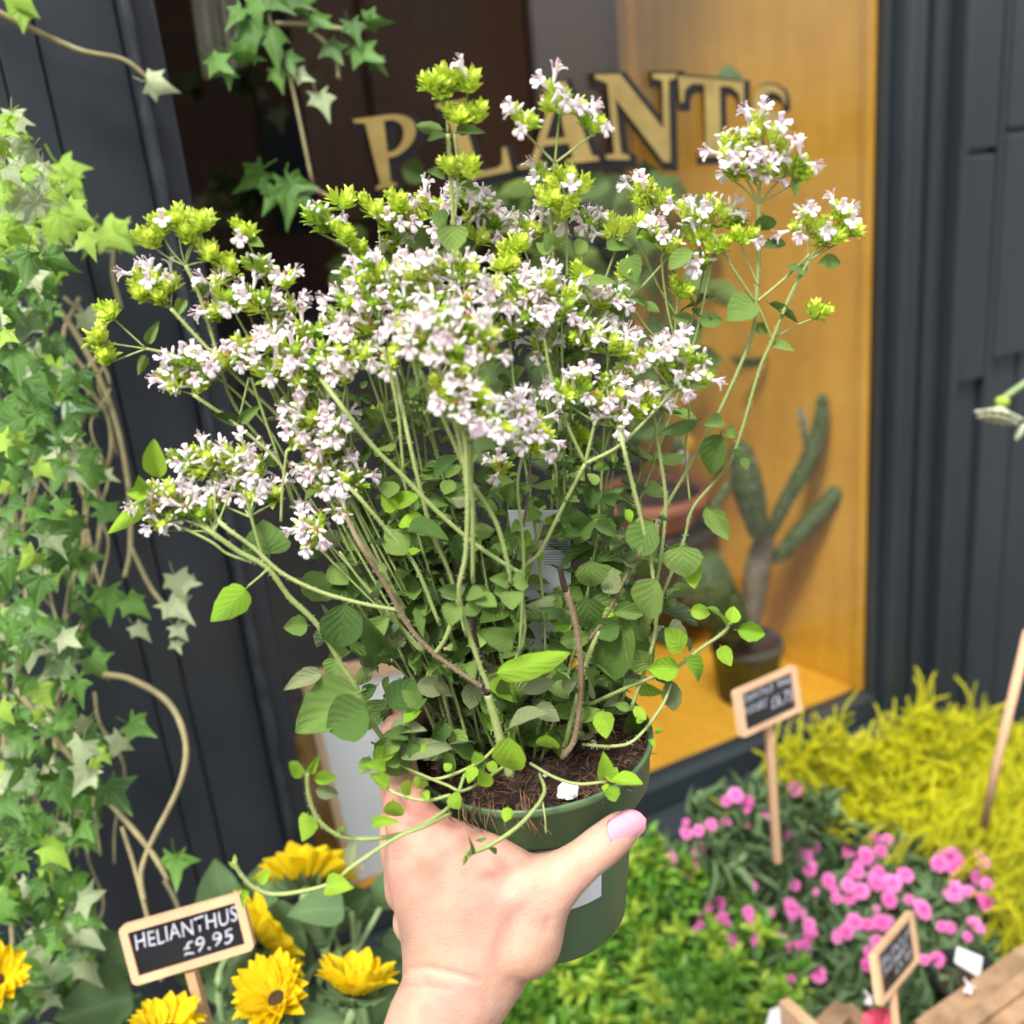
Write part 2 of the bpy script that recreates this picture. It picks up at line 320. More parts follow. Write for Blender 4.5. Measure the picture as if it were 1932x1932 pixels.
def ivy_t(seed):
    r = random.Random(seed)
    pts = [(0, 0), (.20, -.10), (.40, -.17), (.33, .03), (.38, .12), (.60, .30), (.36, .33), (.21, .44), (.13, .68), (0, 1.0)]
    pts = [(x * (.85 + .3 * r.random()), y) for x, y in pts]
    out = pts + [(-x * (.9 + .2 * r.random()), y + .03 * r.random()) for x, y in pts[1:-1][::-1]]
    c = (0, .22); v = [(c[0], c[1], .06)]; n = len(out)
    for s in (.55, 1):
        for x, y in out:
            X, Yy = c[0] + (x - c[0]) * s, c[1] + (y - c[1]) * s
            v.append((X, Yy, (-.45, .35, -.3, -.6)[seed % 4] * abs(X) ** 1.3 + .06 - (.45, .2, -.3, .5)[seed % 4] * max(0, Yy - .3) ** 2 + .05 * math.sin(7 * X + seed) * s + .02 * r.random()))
    f = [(0, 1 + i, 1 + (i + 1) % n) for i in range(n)] + [(1 + i, 1 + n + i, 1 + n + (i + 1) % n, 1 + (i + 1) % n) for i in range(n)]
    T2 = tube([(0, -.45, .1), (.03, -.2, .04), (0, .05, .0)], .016, .016, 4, False); m = len(v)
    T = tmpl(v, f, 0); l = T['l'].copy(); l[:, 2] = 0
    return dict(v=np.concatenate([T['v'], T2['v']]), f=T['f'] + [tuple(k + m for k in q) for q in T2['f']], m=[0] * (len(f) + len(T2['f'])), l=np.concatenate([l, np.tile([1, .3, 0], (len(T2['v']), 1))]))
IVY = [ivy_t(s) for s in (1, 2, 3, 4)]
def rotz(a): return Matrix.Rotation(a, 4, 'Z')
def flower_t(seed):
    """small two-lipped flower, 1 unit long along +Z; 0 petal, 1 stamen"""
    r = random.Random(seed); b = MB(); cur = .12
    path = [(0, 0, 0), (0, cur * .2, .25), (0, cur * .6, .5), (0, cur, .68)]
    b.add(tube(path, .05, .10, 7, False, rr=[.045, .06, .085, .12]), mi=0)
    for k, (a, L, wd) in enumerate([(90, .18, .26), (-30, .24, .22), (-90, .30, .26), (-150, .24, .22)]):
        a = math.radians(a + r.uniform(-8, 8)); d = np.array([math.cos(a), math.sin(a), 0]); e = np.array([-d[1], d[0], 0]); o = np.array([0, cur, .66])
        up = np.array([0, 0, 1]); P = []
        for t, hw, z in ((0, .6, -.02), (.35, .8, .16), (.75, 1.1, .24), (1.0, .75, .22)):
            for s in (-1, 0, 1): P.append(o + d * (.10 + L * t) + e * s * hw * wd / 2 + up * (z - .05 * abs(s)))
        b.add(tmpl(P, [(i * 3 + j, i * 3 + j + 1, i * 3 + j + 4, i * 3 + j + 3) for i in range(3) for j in range(2)], 0, [(0, 0, 0)] * 12))
    for k in range(4):
        a = r.uniform(0, 6.28); p = np.array([.04 * math.cos(a), cur + .04 * math.sin(a), .6]); q = np.array([.13 * math.cos(a), cur + .06 + .13 * math.sin(a), .95 + .15 * r.random()])
        b.add(tube([p, (p + q) / 2 + (0, .03, 0), q], .014, .010, 3, True), mi=1)
        b.add(tube([q, q + (0, 0, .03)], .022, .015, 4), mi=1)
    return b.T()
FLW = [flower_t(s) for s in range(4)]
def spike_t(seed, n=5, openn=.35):
    """cone of overlapping pointed bracts, 1 unit tall"""
    r = random.Random(seed); b = MB()
    b.add(tube([(0, 0, 0), (0, 0, .4), (0, 0, .85)], .08, .04, 5), mi=0, r=.3)
    for j in range(n):
        z0 = .02 + j * .15; rad = .15 * (1 - .45 * j / n) + .03
        for k in range(4):
            a = k * math.pi / 2 + (j % 2) * math.pi / 4 + r.uniform(-.2, .2); o = openn * (1 - .5 * j / n) * (.8 + .5 * r.random())
            d = np.array([math.cos(a), math.sin(a), 0]); e = np.array([-d[1], d[0], 0]); L = .40 * (1 - .25 * j / n); P = []
            for t, hw in ((0, .35), (.4, 1.0), (.75, .6), (1, .04)):
                out = rad * .5 + rad * math.sin(t * 2.2) * .8 + o * t * t * .4
                for s in (-1, 0, 1): P.append(d * (out - .05 * abs(s)) + e * s * hw * .125 + np.array([0, 0, z0 + L * t]))
            b.add(tmpl(P, [(i * 3 + q, i * 3 + q + 1, i * 3 + q + 4, i * 3 + q + 3) for i in range(3) for q in range(2)], 0, [(0, 0, 0)] * 12), r=r.random() * .4)
    return b.T()
SPK = [spike_t(1, 5, .3), spike_t(2, 4, .5), spike_t(3, 5, .45), spike_t(4, 3, .7)]
def ball_t(nr=4, ns=6, sx=1, sz=1):
    v = [(0, 0, -sz)]; f = []
    for i in range(1, nr):
        a = math.pi * i / nr
        for k in range(ns): t = 2 * math.pi * k / ns; v.append((sx * math.sin(a) * math.cos(t), sx * math.sin(a) * math.sin(t), -sz * math.cos(a)))
    v.append((0, 0, sz)); L = len(v) - 1
    f += [(0, 1 + (k + 1) % ns, 1 + k) for k in range(ns)]
    for i in range(nr - 2): f += [(1 + i * ns + k, 1 + i * ns + (k + 1) % ns, 1 + (i + 1) * ns + (k + 1) % ns, 1 + (i + 1) * ns + k) for k in range(ns)]
    f += [(L, 1 + (nr - 2) * ns + k, 1 + (nr - 2) * ns + (k + 1) % ns) for k in range(ns)]
    return tmpl(v, f, 0, [(0, 0, 0)] * len(v))
BUD = ball_t(5, 6, .36, 1)
def zmat(o, z, s, hint=(.3, .2, .9), sx=None):
    z = norm(z); x = norm(np.cross(np.array(hint), z)); y = np.cross(z, x); sx = sx or s
    return frame_mat(np.array(o), x * sx, y * sx, z * s)
# ------------------------------------------------------------------ the setting
def plane(name, x0, x1, y0, y1, z, m):
    o = link(bpy.data.objects.new(name, mesh_of(tmpl([(x0, y0, z), (x1, y0, z), (x1, y1, z), (x0, y1, z)], [(0, 1, 2, 3)]), name, [m], False))); o['kind'] = 'structure'; return o
plane('pavement', -60, 60, -60, 60, 0, M['pave'])
front = empty('shopfront', W(.6, 0, 0), 'dark grey painted wooden shopfront round the orange display window', 'shopfront')
U = lambda x, y=0, v=0: WP(x, y, v)[0]
ZF = WP(1645, 1304)[1]                            # height of the window's front edge
uL, uR = WP(530, 1250)[0], WP(1655, 650)[0]
TOP = 2.6
# left pilaster: boards of their own
xs = [(-900, -10, .0, 'board'), (-8, 76, .006, 'board'), (78, 238, -.002, 'board'), (240, 262, .012, 'bead'), (262, 330, .004, 'board')]
uref = [WP(a, 0)[0] for a in (0, 78, 240, 262, 314)]; sh = uL - uref[-1]
edges = [-1.2, uref[0] + sh, uref[1] + sh, uref[2] + sh, uref[3] + sh, uL]
for k, dv in enumerate([.0, .0025, .0, .010, .003]):
    wallbox('board' if k != 3 else 'bead_moulding', edges[k] + .0005, edges[k + 1] - .0005, -dv, .06, .12, TOP, M['paint2'], front, .0016)
if True:   # knobbly bead
    b = MB(); u0 = (edges[3] + edges[4]) / 2; z = .2; pts = []
    while z < 2.3: pts.append(W(u0, -.016 - .004 * rnd.random(), z)); z += .012
    b.add(tube(pts, .004, .004, 6, True, jit=.55)); unit(b, [M['paint2']], 'rope_moulding', front)
# right pilaster
ue = [WP(x, 0)[0] for x in (1682, 1697, 1717, 1769, 1806, 1823, 1891, 1905, 1975)]
ue = [e + (uR - ue[0]) for e in ue]
for k, dv in enumerate([.004, .018, .0, .006, .020, .004, .012, .0]):
    wallbox('board' if dv < .015 else 'bead_moulding', ue[k] + .0008, ue[k + 1] - .0008, -dv, .06, .12, TOP, M['paint'], front, .003)
wallbox('board', ue[-1] + .001, ue[-1] + 1.6, -.001, .06, .12, TOP, M['paint'], front, .003)
# raised panels with stepped ends on the right pilaster
def zat(x, y): return WP(x, y)[1]
za, zb = zat(1860, 283), zat(1840, 712)
wallbox('panel', ue[5] + .003, ue[6] - .003, -.013, 0, za + .002, TOP, M['paint'], front, .0025)
wallbox('panel', ue[5] + .003, ue[6] - .003, -.013, 0, zb + .002, za - .004, M['paint'], front, .0025)
wallbox('panel', ue[7] + .003, ue[8] + .05, -.010, 0, za + .02, TOP, M['paint'], front, .0025)
wallbox('panel', ue[7] + .003, ue[8] + .05, -.010, 0, zb + .02, za + .014, M['paint'], front, .0025)
# sill, stall riser, lintel
zs2 = WP(1249, 1490)[1]
wallbox('window_bar', uL + .001, uR - .001, -.012, .018, ZF - .030, ZF, M['paint'], front, .002)
wallbox('sill', uL + .001, uR + .03, -.055, .02, ZF - .062, ZF - .032, M['paint'], front, .004)
wallbox('stall_riser', uL - .02, uR + .02, -.02, .03, .1, ZF - .064, M['paint'], front, .003)
wallbox('plinth', -1.2, ue[-1] + 1.6, -.03, .05, 0.0, .098, M['paint'], front, .003)
wallbox('lintel', uL, uR, -.01, .06, 2.15, TOP, M['paint'], front, .003)
wallbox('glass_pane', uL + .001, uR - .001, .003, .006, ZF + .001, 2.148, M['glass'], front, 0)
wallbox('fascia', -1.2, ue[-1] + 1.6, -.03, .05, TOP + .002, 3.2, M['paint'], front, .003)
# display box: floor, splayed right side with its back post
uf = uR
d_side = norm(np.array([-.5836, .8120, 0])); pr = W(uf - .002, .02, 0)
def poly_prism(name, pts, z0, z1, m, parent, bev=0):
    n = len(pts); v = [(p[0], p[1], z0) for p in pts] + [(p[0], p[1], z1) for p in pts]
    f = [tuple(range(n))[::-1], tuple(range(n, 2 * n))] + [(i, (i + 1) % n, n + (i + 1) % n, n + i) for i in range(n)]
    me = mesh_of(tmpl(v, f), name, [m], False); bevelled(me, bev or .0005, 1); return link(bpy.data.objects.new(name, me), parent)
# length of the side panel from where its back edge shows
r0 = ray(1194, 0); pn = np.array([-d_side[1], d_side[0], 0]); tq = ((pr - CAM) @ pn) / (r0 @ pn); Ls = float((CAM + r0 * tq - pr) @ d_side)
Ls = min(max(Ls, .25), 1.2)
pe = pr + d_side * Ls; off = np.array([d_side[1], -d_side[0], 0]) * .02
poly_prism('orange_side_panel', [pr, pr + off, pe + off, pe], ZF, 2.15, M['ply'], front)
poly_prism('orange_back_post', [pe, pe + off * 1.2, pe + off * 1.2 + d_side * .022, pe - off * .5 + d_side * .022, pe - off * .5], ZF, 2.15, M['ply'], front, .002)
pf = [W(uL, .0195, 0), W(uR, .0195, 0), pe, pe + wv * .10, W(uL, .75, 0)]
poly_prism('orange_display_floor', [pf[0], pf[1], pe, W(uL, (pe @ wv) - DW, 0)], ZF - .02, ZF - .001, M['ply'], front)
# edge strip of the frame in orange at the right, left reveal
wallbox('orange_edge_strip', uR - .012, uR - .001, .008, .0185, ZF + .001, 2.14, M['ply'], front, .001)
# room behind
room = empty('shop_interior', W(.5, 1.6, 0), 'dim brown interior seen through the shop window', 'room')
ru0, ru1, rv = -.9, 2.4, 2.0
vb = float(pe @ wv) - DW
wallbox('back_wall', ru0, ru1, rv, rv + .05, 0, 2.9, M['dark'], room)
wallbox('side_wall', ru0 - .05, ru0 - .001, .07, rv, 0, 2.9, M['dark'], room)
wallbox('side_wall', ru1 + .001, ru1 + .05, .07, rv, 0, 2.9, M['dark'], room)
wallbox('ceiling', ru0, ru1, .07, rv - .001, 2.7, 2.75, M['dark'], room)
wallbox('floor', ru0, ru1, .07, rv - .001, .002, .02, M['dark'], room)
# brown display boards behind the lettering
ub = [WP(x, 150, vb + .05)[0] for x in (560, 690, 830, 1000, 1188, 1240)]
zbr = WP(930, 385, vb + .05)[1]
for k in range(4):
    wallbox('brown_board', ub[k] + .002, ub[k + 1] - .002, vb + .05 - (k % 2) * .012, vb + .07, zbr, 2.6, M['brown'], room, .002)
# far side of the street, what the glass looks out on
st = empty('street_house', (0, -9, 0), 'brick terrace on the far side of the street', 'building')
b = MB(); b.add(box((-14, -9.4, 0), (14, -9, 5.5))); o = unit(b, [M['brick']], 'wall', st, smooth=False)
for k in range(9):
    for zz in (.9, 3.3):
        b = MB(); b.add(box((-13 + k * 3, -9.0, zz), (-11.7 + k * 3, -8.96, zz + 1.5))); unit(b, [M['slate']], 'window', st, smooth=False)
# ------------------------------------------------------------------ lettering on the glass
def glyph(c):
    if c == 'P':
        arc = [(.42 + .40 * math.sin(a), .70 + .29 * math.cos(a)) for a in np.linspace(0, math.pi, 14)]
        hole = [(.44 + .20 * math.sin(a), .70 + .215 * math.cos(a)) for a in np.linspace(math.pi, 0, 12)]
        return [[(0, .0), (.5, .0), (.5, .045), (.37, .075), (.37, .41)] + arc[::-1] + [(0, .99), (0, .945), (.13, .915), (.13, .075), (0, .045)], [(.37, .485)] + hole + [(.37, .915)]]
    if c == 'L': return [[(0, 0), (.88, 0), (.92, .32), (.86, .32), (.78, .12), (.68, .075), (.38, .075), (.38, .92), (.5, .95), (.5, 1), (0, 1), (0, .95), (.13, .92), (.13, .075), (0, .045)]]
    if c == 'A': return [[(0, 0), (.34, 0), (.34, .045), (.24, .075), (.29, .25), (.62, .25), (.68, .075), (.58, .045), (.58, 0), (1, 0), (1, .045), (.92, .075), (.60, 1), (.45, 1), (.15, .075), (0, .045)], [(.315, .33), (.46, .78), (.59, .33)]]
    if c == 'N': return [[(0, 0), (.32, 0), (.32, .045), (.21, .075), (.21, .72), (.80, -.02), (.90, -.02), (.90, .92), (1, .95), (1, 1), (.70, 1), (.70, .95), (.82, .92), (.82, .36), (.30, 1), (0, 1), (0, .95), (.13, .90), (.13, .075), (0, .045)]]
    if c == 'T': return [[(.25, 0), (.75, 0), (.75, .045), (.62, .075), (.62, .92), (.80, .92), (.92, .84), (.95, .68), (1, .68), (1, 1), (0, 1), (0, .68), (.05, .68), (.08, .84), (.20, .92), (.38, .92), (.38, .075), (.25, .045)]]
    c_ = [(.80, .74), (.74, .88), (.50, .95), (.24, .90), (.14, .75), (.24, .60), (.50, .50), (.76, .40), (.86, .24), (.74, .08), (.48, .03), (.20, .10), (.10, .26)]
    wd = [.02, .05, .05, .08, .11, .12, .13, .12, .11, .08, .05, .05, .02]; P = catmull([(x, y, 0) for x, y in c_], 3); Wd = np.interp(np.linspace(0, 12, len(P)), range(13), wd); A, B = [], []
    for i in range(len(P)):
        t = norm(P[min(i + 1, len(P) - 1)] - P[max(i - 1, 0)]); n = np.array([-t[1], t[0]]); A.append(tuple(P[i][:2] + n * Wd[i])); B.append(tuple(P[i][:2] - n * Wd[i]))
    return [A + B[::-1]]
def flatpoly(loops, fn, thick, nrm, name, m, offset=0, grow=None):
    cu = bpy.data.curves.new('tmp', 'CURVE'); cu.dimensions = '2D'; cu.fill_mode = 'BOTH'; cu.extrude = .5; cu.offset = offset
    for lp in loops:
        s = cu.splines.new('POLY'); s.points.add(len(lp) - 1)
        for k, (x, y) in enumerate(lp): s.points[k].co = (x, y, 0, 1)
        s.use_cyclic_u = True
    o = bpy.data.objects.new('tmp', cu); me = bpy.data.meshes.new_from_object(o); bpy.data.objects.remove(o)
    for vv in me.vertices:
        p = fn(vv.co.x, vv.co.y) + nrm * thick * (vv.co.z); vv.co = p
    me.materials.clear(); me.materials.append(m); me.name = name; return me
lett = empty('window_lettering', WP(1000, 350, 0)[2], 'gold PLANTS lettering with black outline on the shop window glass', 'sign')
zz = lambda x, y: (630.7 + x * .4625, 131.4 + y * .4625 - 15.7)
quads = {'P': [(170, 525), (330, 495), (72, 235), (400, 190)], 'L': [(500, 495), (750, 440), (410, 175), (640, 140)], 'A': [(745, 440), (1075, 405), (800, 95), (1030, 75)],
         'N': [(1105, 400), (1395, 405), (1060, 55), (1390, 50)], 'T': [(1420, 390), (1665, 385), (1400, 60), (1665, 85)], 'S': [(1700, 385), (1870, 380), (1700, 90), (1865, 105)]}
for c, q in quads.items():
    Q = [np.array(WP(*zz(*p), .0)[:2]) for p in q]
    def fn(x, y, dz=0, Q=Q, dv=-.0015, du=0): a = Q[0] * (1 - x) + Q[1] * x; b_ = Q[2] * (1 - x) + Q[3] * x; p = a * (1 - y) + b_ * y; return Vector(W(p[0] + du, dv, p[1] + dz))
    me = flatpoly(glyph(c), fn, .0008, Vector(-wv), 'letter', M['gold']); o = link(bpy.data.objects.new('letter', me), lett)
    me = flatpoly(glyph(c), lambda x, y: fn(x, y, -.003, dv=.0005, du=.004), .0008, Vector(-wv), 'letter_outline', M['black'], offset=.07); link(bpy.data.objects.new('letter_outline', me), o)
# ------------------------------------------------------------------ framed notice and things inside the window
def card(cs, thick=.004):
    """cs = bl, br, tl, tr world corners -> map (x, y, off) to world"""
    cs = [np.array(c) for c in cs]; n = norm(np.cross(cs[1] - cs[0], cs[2] - cs[0]))
    if n @ (CAM - cs[0]) < 0: n = -n
    return (lambda x, y, o=0: cs[0] * (1 - x) * (1 - y) + cs[1] * x * (1 - y) + cs[2] * (1 - x) * y + cs[3] * x * y + n * o), n
def slab(name, fn, x0, x1, y0, y1, o0, o1, m, parent, bev=.0008):
    T = box((x0, y0, o0), (x1, y1, o1)); T['v'] = np.array([fn(*p) for p in T['v']]); me = mesh_of(T, name, [m], False)
    if bev: bevelled(me, bev)
    return link(bpy.data.objects.new(name, me), parent)
va = .03
nf, nn = card([WP(658, 1668, va)[2], WP(1000, 1540, va)[2], WP(562, 1272, va)[2], WP(905, 1205, va)[2]])
nb = empty('framed_notice', nf(.5, 0), 'white printed notice in a pale wooden frame behind the hand', 'notice')
slab('sheet', nf, .04, .96, .0, .93, 0, .002, M['white'], nb)
slab('frame_rail', nf, 0, .04, .0, 1, -.004, .006, M['wood'], nb); slab('frame_rail', nf, .96, 1, .0, 1, -.004, .006, M['wood'], nb)
slab('frame_rail', nf, .0405, .9595, .93, 1, -.004, .0055, M['wood'], nb)
for k, (a, c, y) in enumerate([(.42, .70, .78), (.30, .72, .70), (.50, .74, .70), (.36, .66, .55), (.58, .78, .42), (.3, .8, .62), (.4, .8, .48)]):
    b = MB(); x = a
    while x < c:
        wd = rnd.uniform(.01, .03); T = box((x, y, .0022), (min(x + wd, c), y + .018, .0026)); T['v'] = np.array([nf(*p) for p in T['v']]); b.add(T); x += wd + .008
    unit(b, [M['greytext']], 'printed_line', nb, smooth=False)
def lathe(prof, c, n=40, mi=0):
    v, f, l = [], [], []
    for j, (r, z) in enumerate(prof):
        for k in range(n): t = 2 * math.pi * k / n; v.append((c[0] + r * math.cos(t), c[1] + r * math.sin(t), c[2] + z)); l.append((k / n, j / len(prof), 0))
    f = [(j * n + k, j * n + (k + 1) % n, (j + 1) * n + (k + 1) % n, (j + 1) * n + k) for j in range(len(prof) - 1) for k in range(n)]
    return tmpl(v, f, mi, l)
def vfloor(x, y):
    r = ray(x, y); p = CAM + r * ((ZF - 1.45) / r[2]); return float(p @ wv) - DW
VC = vfloor(1408, 1310); print('cactus depth', VC, 'side', Ls, vb)
def potthing(x, y, v, rpx, hpx, mt, label, rim=True, soilm=M['soil']):
    c = WP(x, y, v)[2]; s = depth(c) / F; R = rpx * s; H = hpx * s; z1 = c[2]; z0 = max(z1 - H, ZF)
    t = empty('plant_pot', (c[0], c[1], z0), label, 'pot')
    b = MB(); b.add(lathe([(0, z0 - z1), (R * .8, z0 - z1), (R * .95, -.25 * R), (R * (1.06 if rim else 1), -.24 * R), (R * (1.06 if rim else 1), 0), (R * .92, 0), (R * .9, -.12 * R)], c)); unit(b, [mt], 'pot_wall', t)
    b = MB(); b.add(lathe([(R * .9, -.12 * R), (R * .5, -.05 * R), (0, -.06 * R)], c)); unit(b, [soilm], 'soil', t); return t, c, R
potthing(1408, 1208, VC, 68, 118, M['ceramic'], 'olive grey pot holding the cactus on the orange display floor', False)
potthing(1228, 925, .26, 104, 60, M['terracotta'], 'terracotta bowl behind the oregano stems on the dark pot', True)
potthing(1260, 985, .27, 92, 190, M['greypot'], 'tall dark grey pot behind the oregano in the window', False)
# cactus
ca = empty('cactus', WP(1415, 1205, VC)[2], 'tall branching cactus with long green arms in the orange window', 'cactus')
def arm(pts, r0, name='arm', m='cactus', flat=.55, v=None):
    v = VC if v is None else v
    P = catmull([WP(x, y, v + dv)[2] for x, y, dv in pts], 6); s = depth(P[0]) / F; N = len(P)
    rr = [s * r0 * (math.sin(math.pi * min(1, max(.0, (i + .7) / (N + .4)))) ** .32) for i in range(N)]
    b = MB(); b.add(tube(P, 0, 0, 12, True, .09, rr))
    if name == 'arm':
        for q in range(140):
            i = rnd.randrange(1, N - 1); tg = norm(P[i + 1] - P[i - 1]); d = norm(np.cross(rng.normal(0, 1, 3), tg)); o = P[i] + d * rr[i] * .95 + tg * rnd.uniform(-.004, .004)
            b.add(ball_t(3, 5, .0012, .0008), Matrix.Translation(o), 1)
            for w_ in range(3): e = norm(d + rng.normal(0, .5, 3)); sx_ = norm(np.cross(e, tg)) * .0002; b.add(tmpl([o - sx_, o + sx_, o + e * .004], [(0, 1, 2)]), None, 1)
    return unit(b, [M[m], M['areole']], name, ca)
arm([(1405, 1215, 0), (1420, 1130, 0), (1432, 1060, 0), (1448, 1000, 0)], 24, 'trunk', 'trunk')
fo = -(VC - .045)
arm([(1440, 1035, 0), (1480, 950, fo * .3), (1525, 870, fo * .6), (1548, 800, fo * .7), (1552, 745, fo * .7)], 16)
arm([(1460, 1060, 0), (1500, 1015, fo * .35), (1570, 940, fo * .75), (1640, 862, fo)], 18)
arm([(1434, 1015, -.02), (1418, 950, -.02), (1405, 890, -.02), (1395, 838, -.02)], 28)
arm([(1330, 985, .03), (1365, 930, .03), (1400, 892, .03)], 9)
arm([(1390, 1190, -.03), (1340, 1120, -.03), (1325, 1050, -.03)], 50)
arm([(1525, 860, fo * .6), (1515, 800, fo * .6), (1508, 770, fo * .6)], 6)
for _ in range(40): pass
# small bottle-like ornament: yellow, green, white
po = WP(1290, 880, .2)[2]; orn = empty('ornament', po, 'small yellow and white ornament above the terracotta bowl', 'ornament')
s_ = depth(po) / F
for nme, col, x, y, r_ in (('yellow_cap', (.75, .42, .01), 1297, 838, 17), ('white_body', (.7, .7, .72), 1287, 862, 12), ('green_band', (.1, .2, .06), 1280, 836, 12)):
    b = MB(); T = ball_t(8, 12, 1, 1.2); b.add(T, zmat(WP(x, y, .2)[2], (0, 0, 1), r_ * s_)); unit(b, [simple(nme, col, .4)], nme, orn)
# leafy plant inside the window
ip = empty('leafy_houseplant', WP(1240, 600, .3)[2], 'dark leafy houseplant behind the window lettering', 'plant')
LM = {k: [mesh_of(t, 'leaf', [M[k]]) for t in LEAF] for k in ('leaf_dark', 'leaf_mid', 'leaf_bright', 'leaf_dusty')}
IM = {k: [mesh_of(t, 'ivy_leaf', [M[k]]) for t in IVY] for k in ('ivy', 'ivy_lime', 'ivy_pale')}
for k in range(210):
    x = rnd.choice([rnd.uniform(1100, 1400), rnd.uniform(820, 1380), rnd.uniform(600, 1300)]); y = rnd.uniform(290, 860)
    if x > 1385 and y < 300: continue
    p = WP(x, y, rnd.uniform(.12, .5))[2]; a = rnd.uniform(0, 6.28); L = rnd.uniform(.035, .06)
    t = p + np.array([math.cos(a) * L, math.sin(a) * L * .4, -L * rnd.uniform(.1, .9)]); inst('leaf', rnd.choice(LM['leaf_mid' if k % 3 else 'leaf_dark']), leaf_mat(p, t, L * .6, norm(TOCAM(p) + rng.normal(0, .4, 3))), ip)
p = WP(1375, 150, .10)[2]
inst('leaf', LM['leaf_dark'][2], leaf_mat(p + (0, 0, -.015), p + (0, 0, .015), .03, TOCAM(p)), ip)
for q in range(9):
    b = MB(); x0 = rnd.uniform(1120, 1380); P = [WP(x0 + rnd.uniform(-60, 60), 720, .3)[2], WP(x0, 550, .3)[2], WP(x0 + rnd.uniform(-50, 50), 380, .28)[2]]; b.add(tube(catmull(P), .003, .002)); unit(b, [M['leaf_dark']], 'stem', ip)
# fringed curtain strands
cu = empty('string_curtain', WP(410, 20, .5)[2], 'grey string curtain hanging at the top left inside the window', 'curtain')
b0 = None
for k in range(15):
    x = 372 + k * 5.6; b = MB(); v_ = .45 + .02 * rnd.random(); P = [WP(x - 14, -60, v_)[2], WP(x + 2, 60, v_)[2], WP(x + 16, 150 - k * 2, v_)[2]]
    b.add(tube(catmull(P, 5), .0035, .003, 5, jit=.3)); unit(b, [simple('strand', (.42, .40, .33), .8) if b0 is None else b0], 'strand', cu)
    if b0 is None: b0 = bpy.data.materials['strand']
cu2 = empty('short_curtain', WP(620, 200, .4)[2], 'short second piece of string curtain, pale vertical rods hanging beside the window ivy', 'strings')  # second, smaller piece of the string curtain
for k in range(5):
    x = 578 + k * 22; b = MB(); P = [WP(x, 148 + 5 * k, .4)[2], WP(x + 18, 235, .4)[2]]; b.add(tube(catmull(P, 4), .004, .003, 6)); unit(b, [b0], 'short_strand', cu2)
# ------------------------------------------------------------------ ivy
def vine_obj(pts, d, r0, r1, parent, name='vine', m='vine', k=7):
    P = [PD(q[0], q[1], min(q[2] if len(q) > 2 else d, depth(WP(q[0], q[1], -.025)[2]))) for q in pts]
    b = MB(); b.add(tube(catmull(P, k), r0 * .68, r1 * .68, 6, True, .12)); return unit(b, [M[m]], name, parent)
iv = empty('ivy_plant', PD(60, 1900, .74), 'trailing ivy with lime and dark green lobed leaves down the left of the shopfront', 'ivy')
vines = [[(-30, 10), (60, 55), (150, 95), (230, 112), (270, 140), (285, 158)], [(0, 300), (60, 380), (100, 445), (160, 470), (213, 475)], [(213, 470), (213, 520), (228, 582)],
         [(20, 420), (60, 560), (40, 700), (60, 900)], [(60, 520), (150, 640), (210, 770), (240, 900), (246, 1030), (235, 1090)], [(90, 640), (130, 700), (200, 780), (205, 870), (150, 930)],
         [(246, 1030), (285, 1110), (330, 1165)], [(195, 1273), (247, 1282), (318, 1326), (350, 1400), (339, 1480), (283, 1595), (266, 1650), (272, 1700)], [(30, 1300), (70, 1348), (160, 1460), (276, 1595), (318, 1662)],
         [(5, 1100), (10, 1300), (8, 1450), (15, 1600), (25, 1800)], [(230, 1560), (258, 1650), (285, 1760), (305, 1850)], [(310, 1660), (335, 1710), (358, 1800), (365, 1850)], [(-10, 560), (30, 700), (20, 900), (50, 1100), (30, 1300)], [(100, 1000), (60, 1150), (110, 1300), (90, 1500)],
         [(150, 560), (120, 640), (170, 720), (150, 820), (190, 960), (170, 1100)], [(40, 1380), (0, 1480), (40, 1560)], [(120, 560), (200, 640), (140, 720)]]
for k, v_ in enumerate(vines):
    d = .66 if k in (7, 8, 10) else .74
    vine_obj(v_, d, .0034 if k in (0, 4, 7, 8, 9) else .0022, .0026 if k != 0 else .002, iv)
bx = [200, 300, 400, 450, 500, 600, 700, 800, 900, 1000, 1100, 1200, 1300, 1400, 1500, 1600, 1700, 1800, 1932]; bw = [20, 95, 150, 190, 130, 90, 190, 150, 190, 150, 200, 160, 180, 210, 200, 130, 170, 170, 60]
def ivyleaf(x, y, d, L, kind, a=None, tilt=.5):
    d = min(d, depth(WP(x, y, -.03)[2])); p = PD(x, y, d); a = a if a is not None else rnd.uniform(-1.1, 1.1)
    dn = norm(MC @ np.array([math.sin(a), -math.cos(a), 0])); t = p + dn * L
    n = norm(TOCAM(p) + rng.normal(0, tilt, 3) + np.array([0, 0, .45])); inst('leaf', rnd.choice(IM[kind]), leaf_mat(p, t, L * rnd.uniform(.85, 1.1), n), iv)
ivs = []
for k in range(500):
    y = rnd.uniform(205, 1900); lim = np.interp(y, bx, bw); x = lim * (1 - rnd.random() ** .9 * 1.25); far = k >= 255
    dw = depth(WP(x, y, -.03)[2]); d = dw - (.10 + .07 * rnd.random() if not far else .10 * rnd.random()); px = rnd.uniform(30, 74)
    kind = ('ivy_lime' if rnd.random() < .75 else 'ivy_pale') if y < 470 else ('ivy_pale' if rnd.random() < .10 else ('ivy_lime' if rnd.random() < .12 else 'ivy'))  # upper leaves mostly lime: light from above put into the colour
    (ivs.append((x, y, d, px * d / F, kind)) if far else ivyleaf(x, y, d, px * d / F, kind, None, .75))
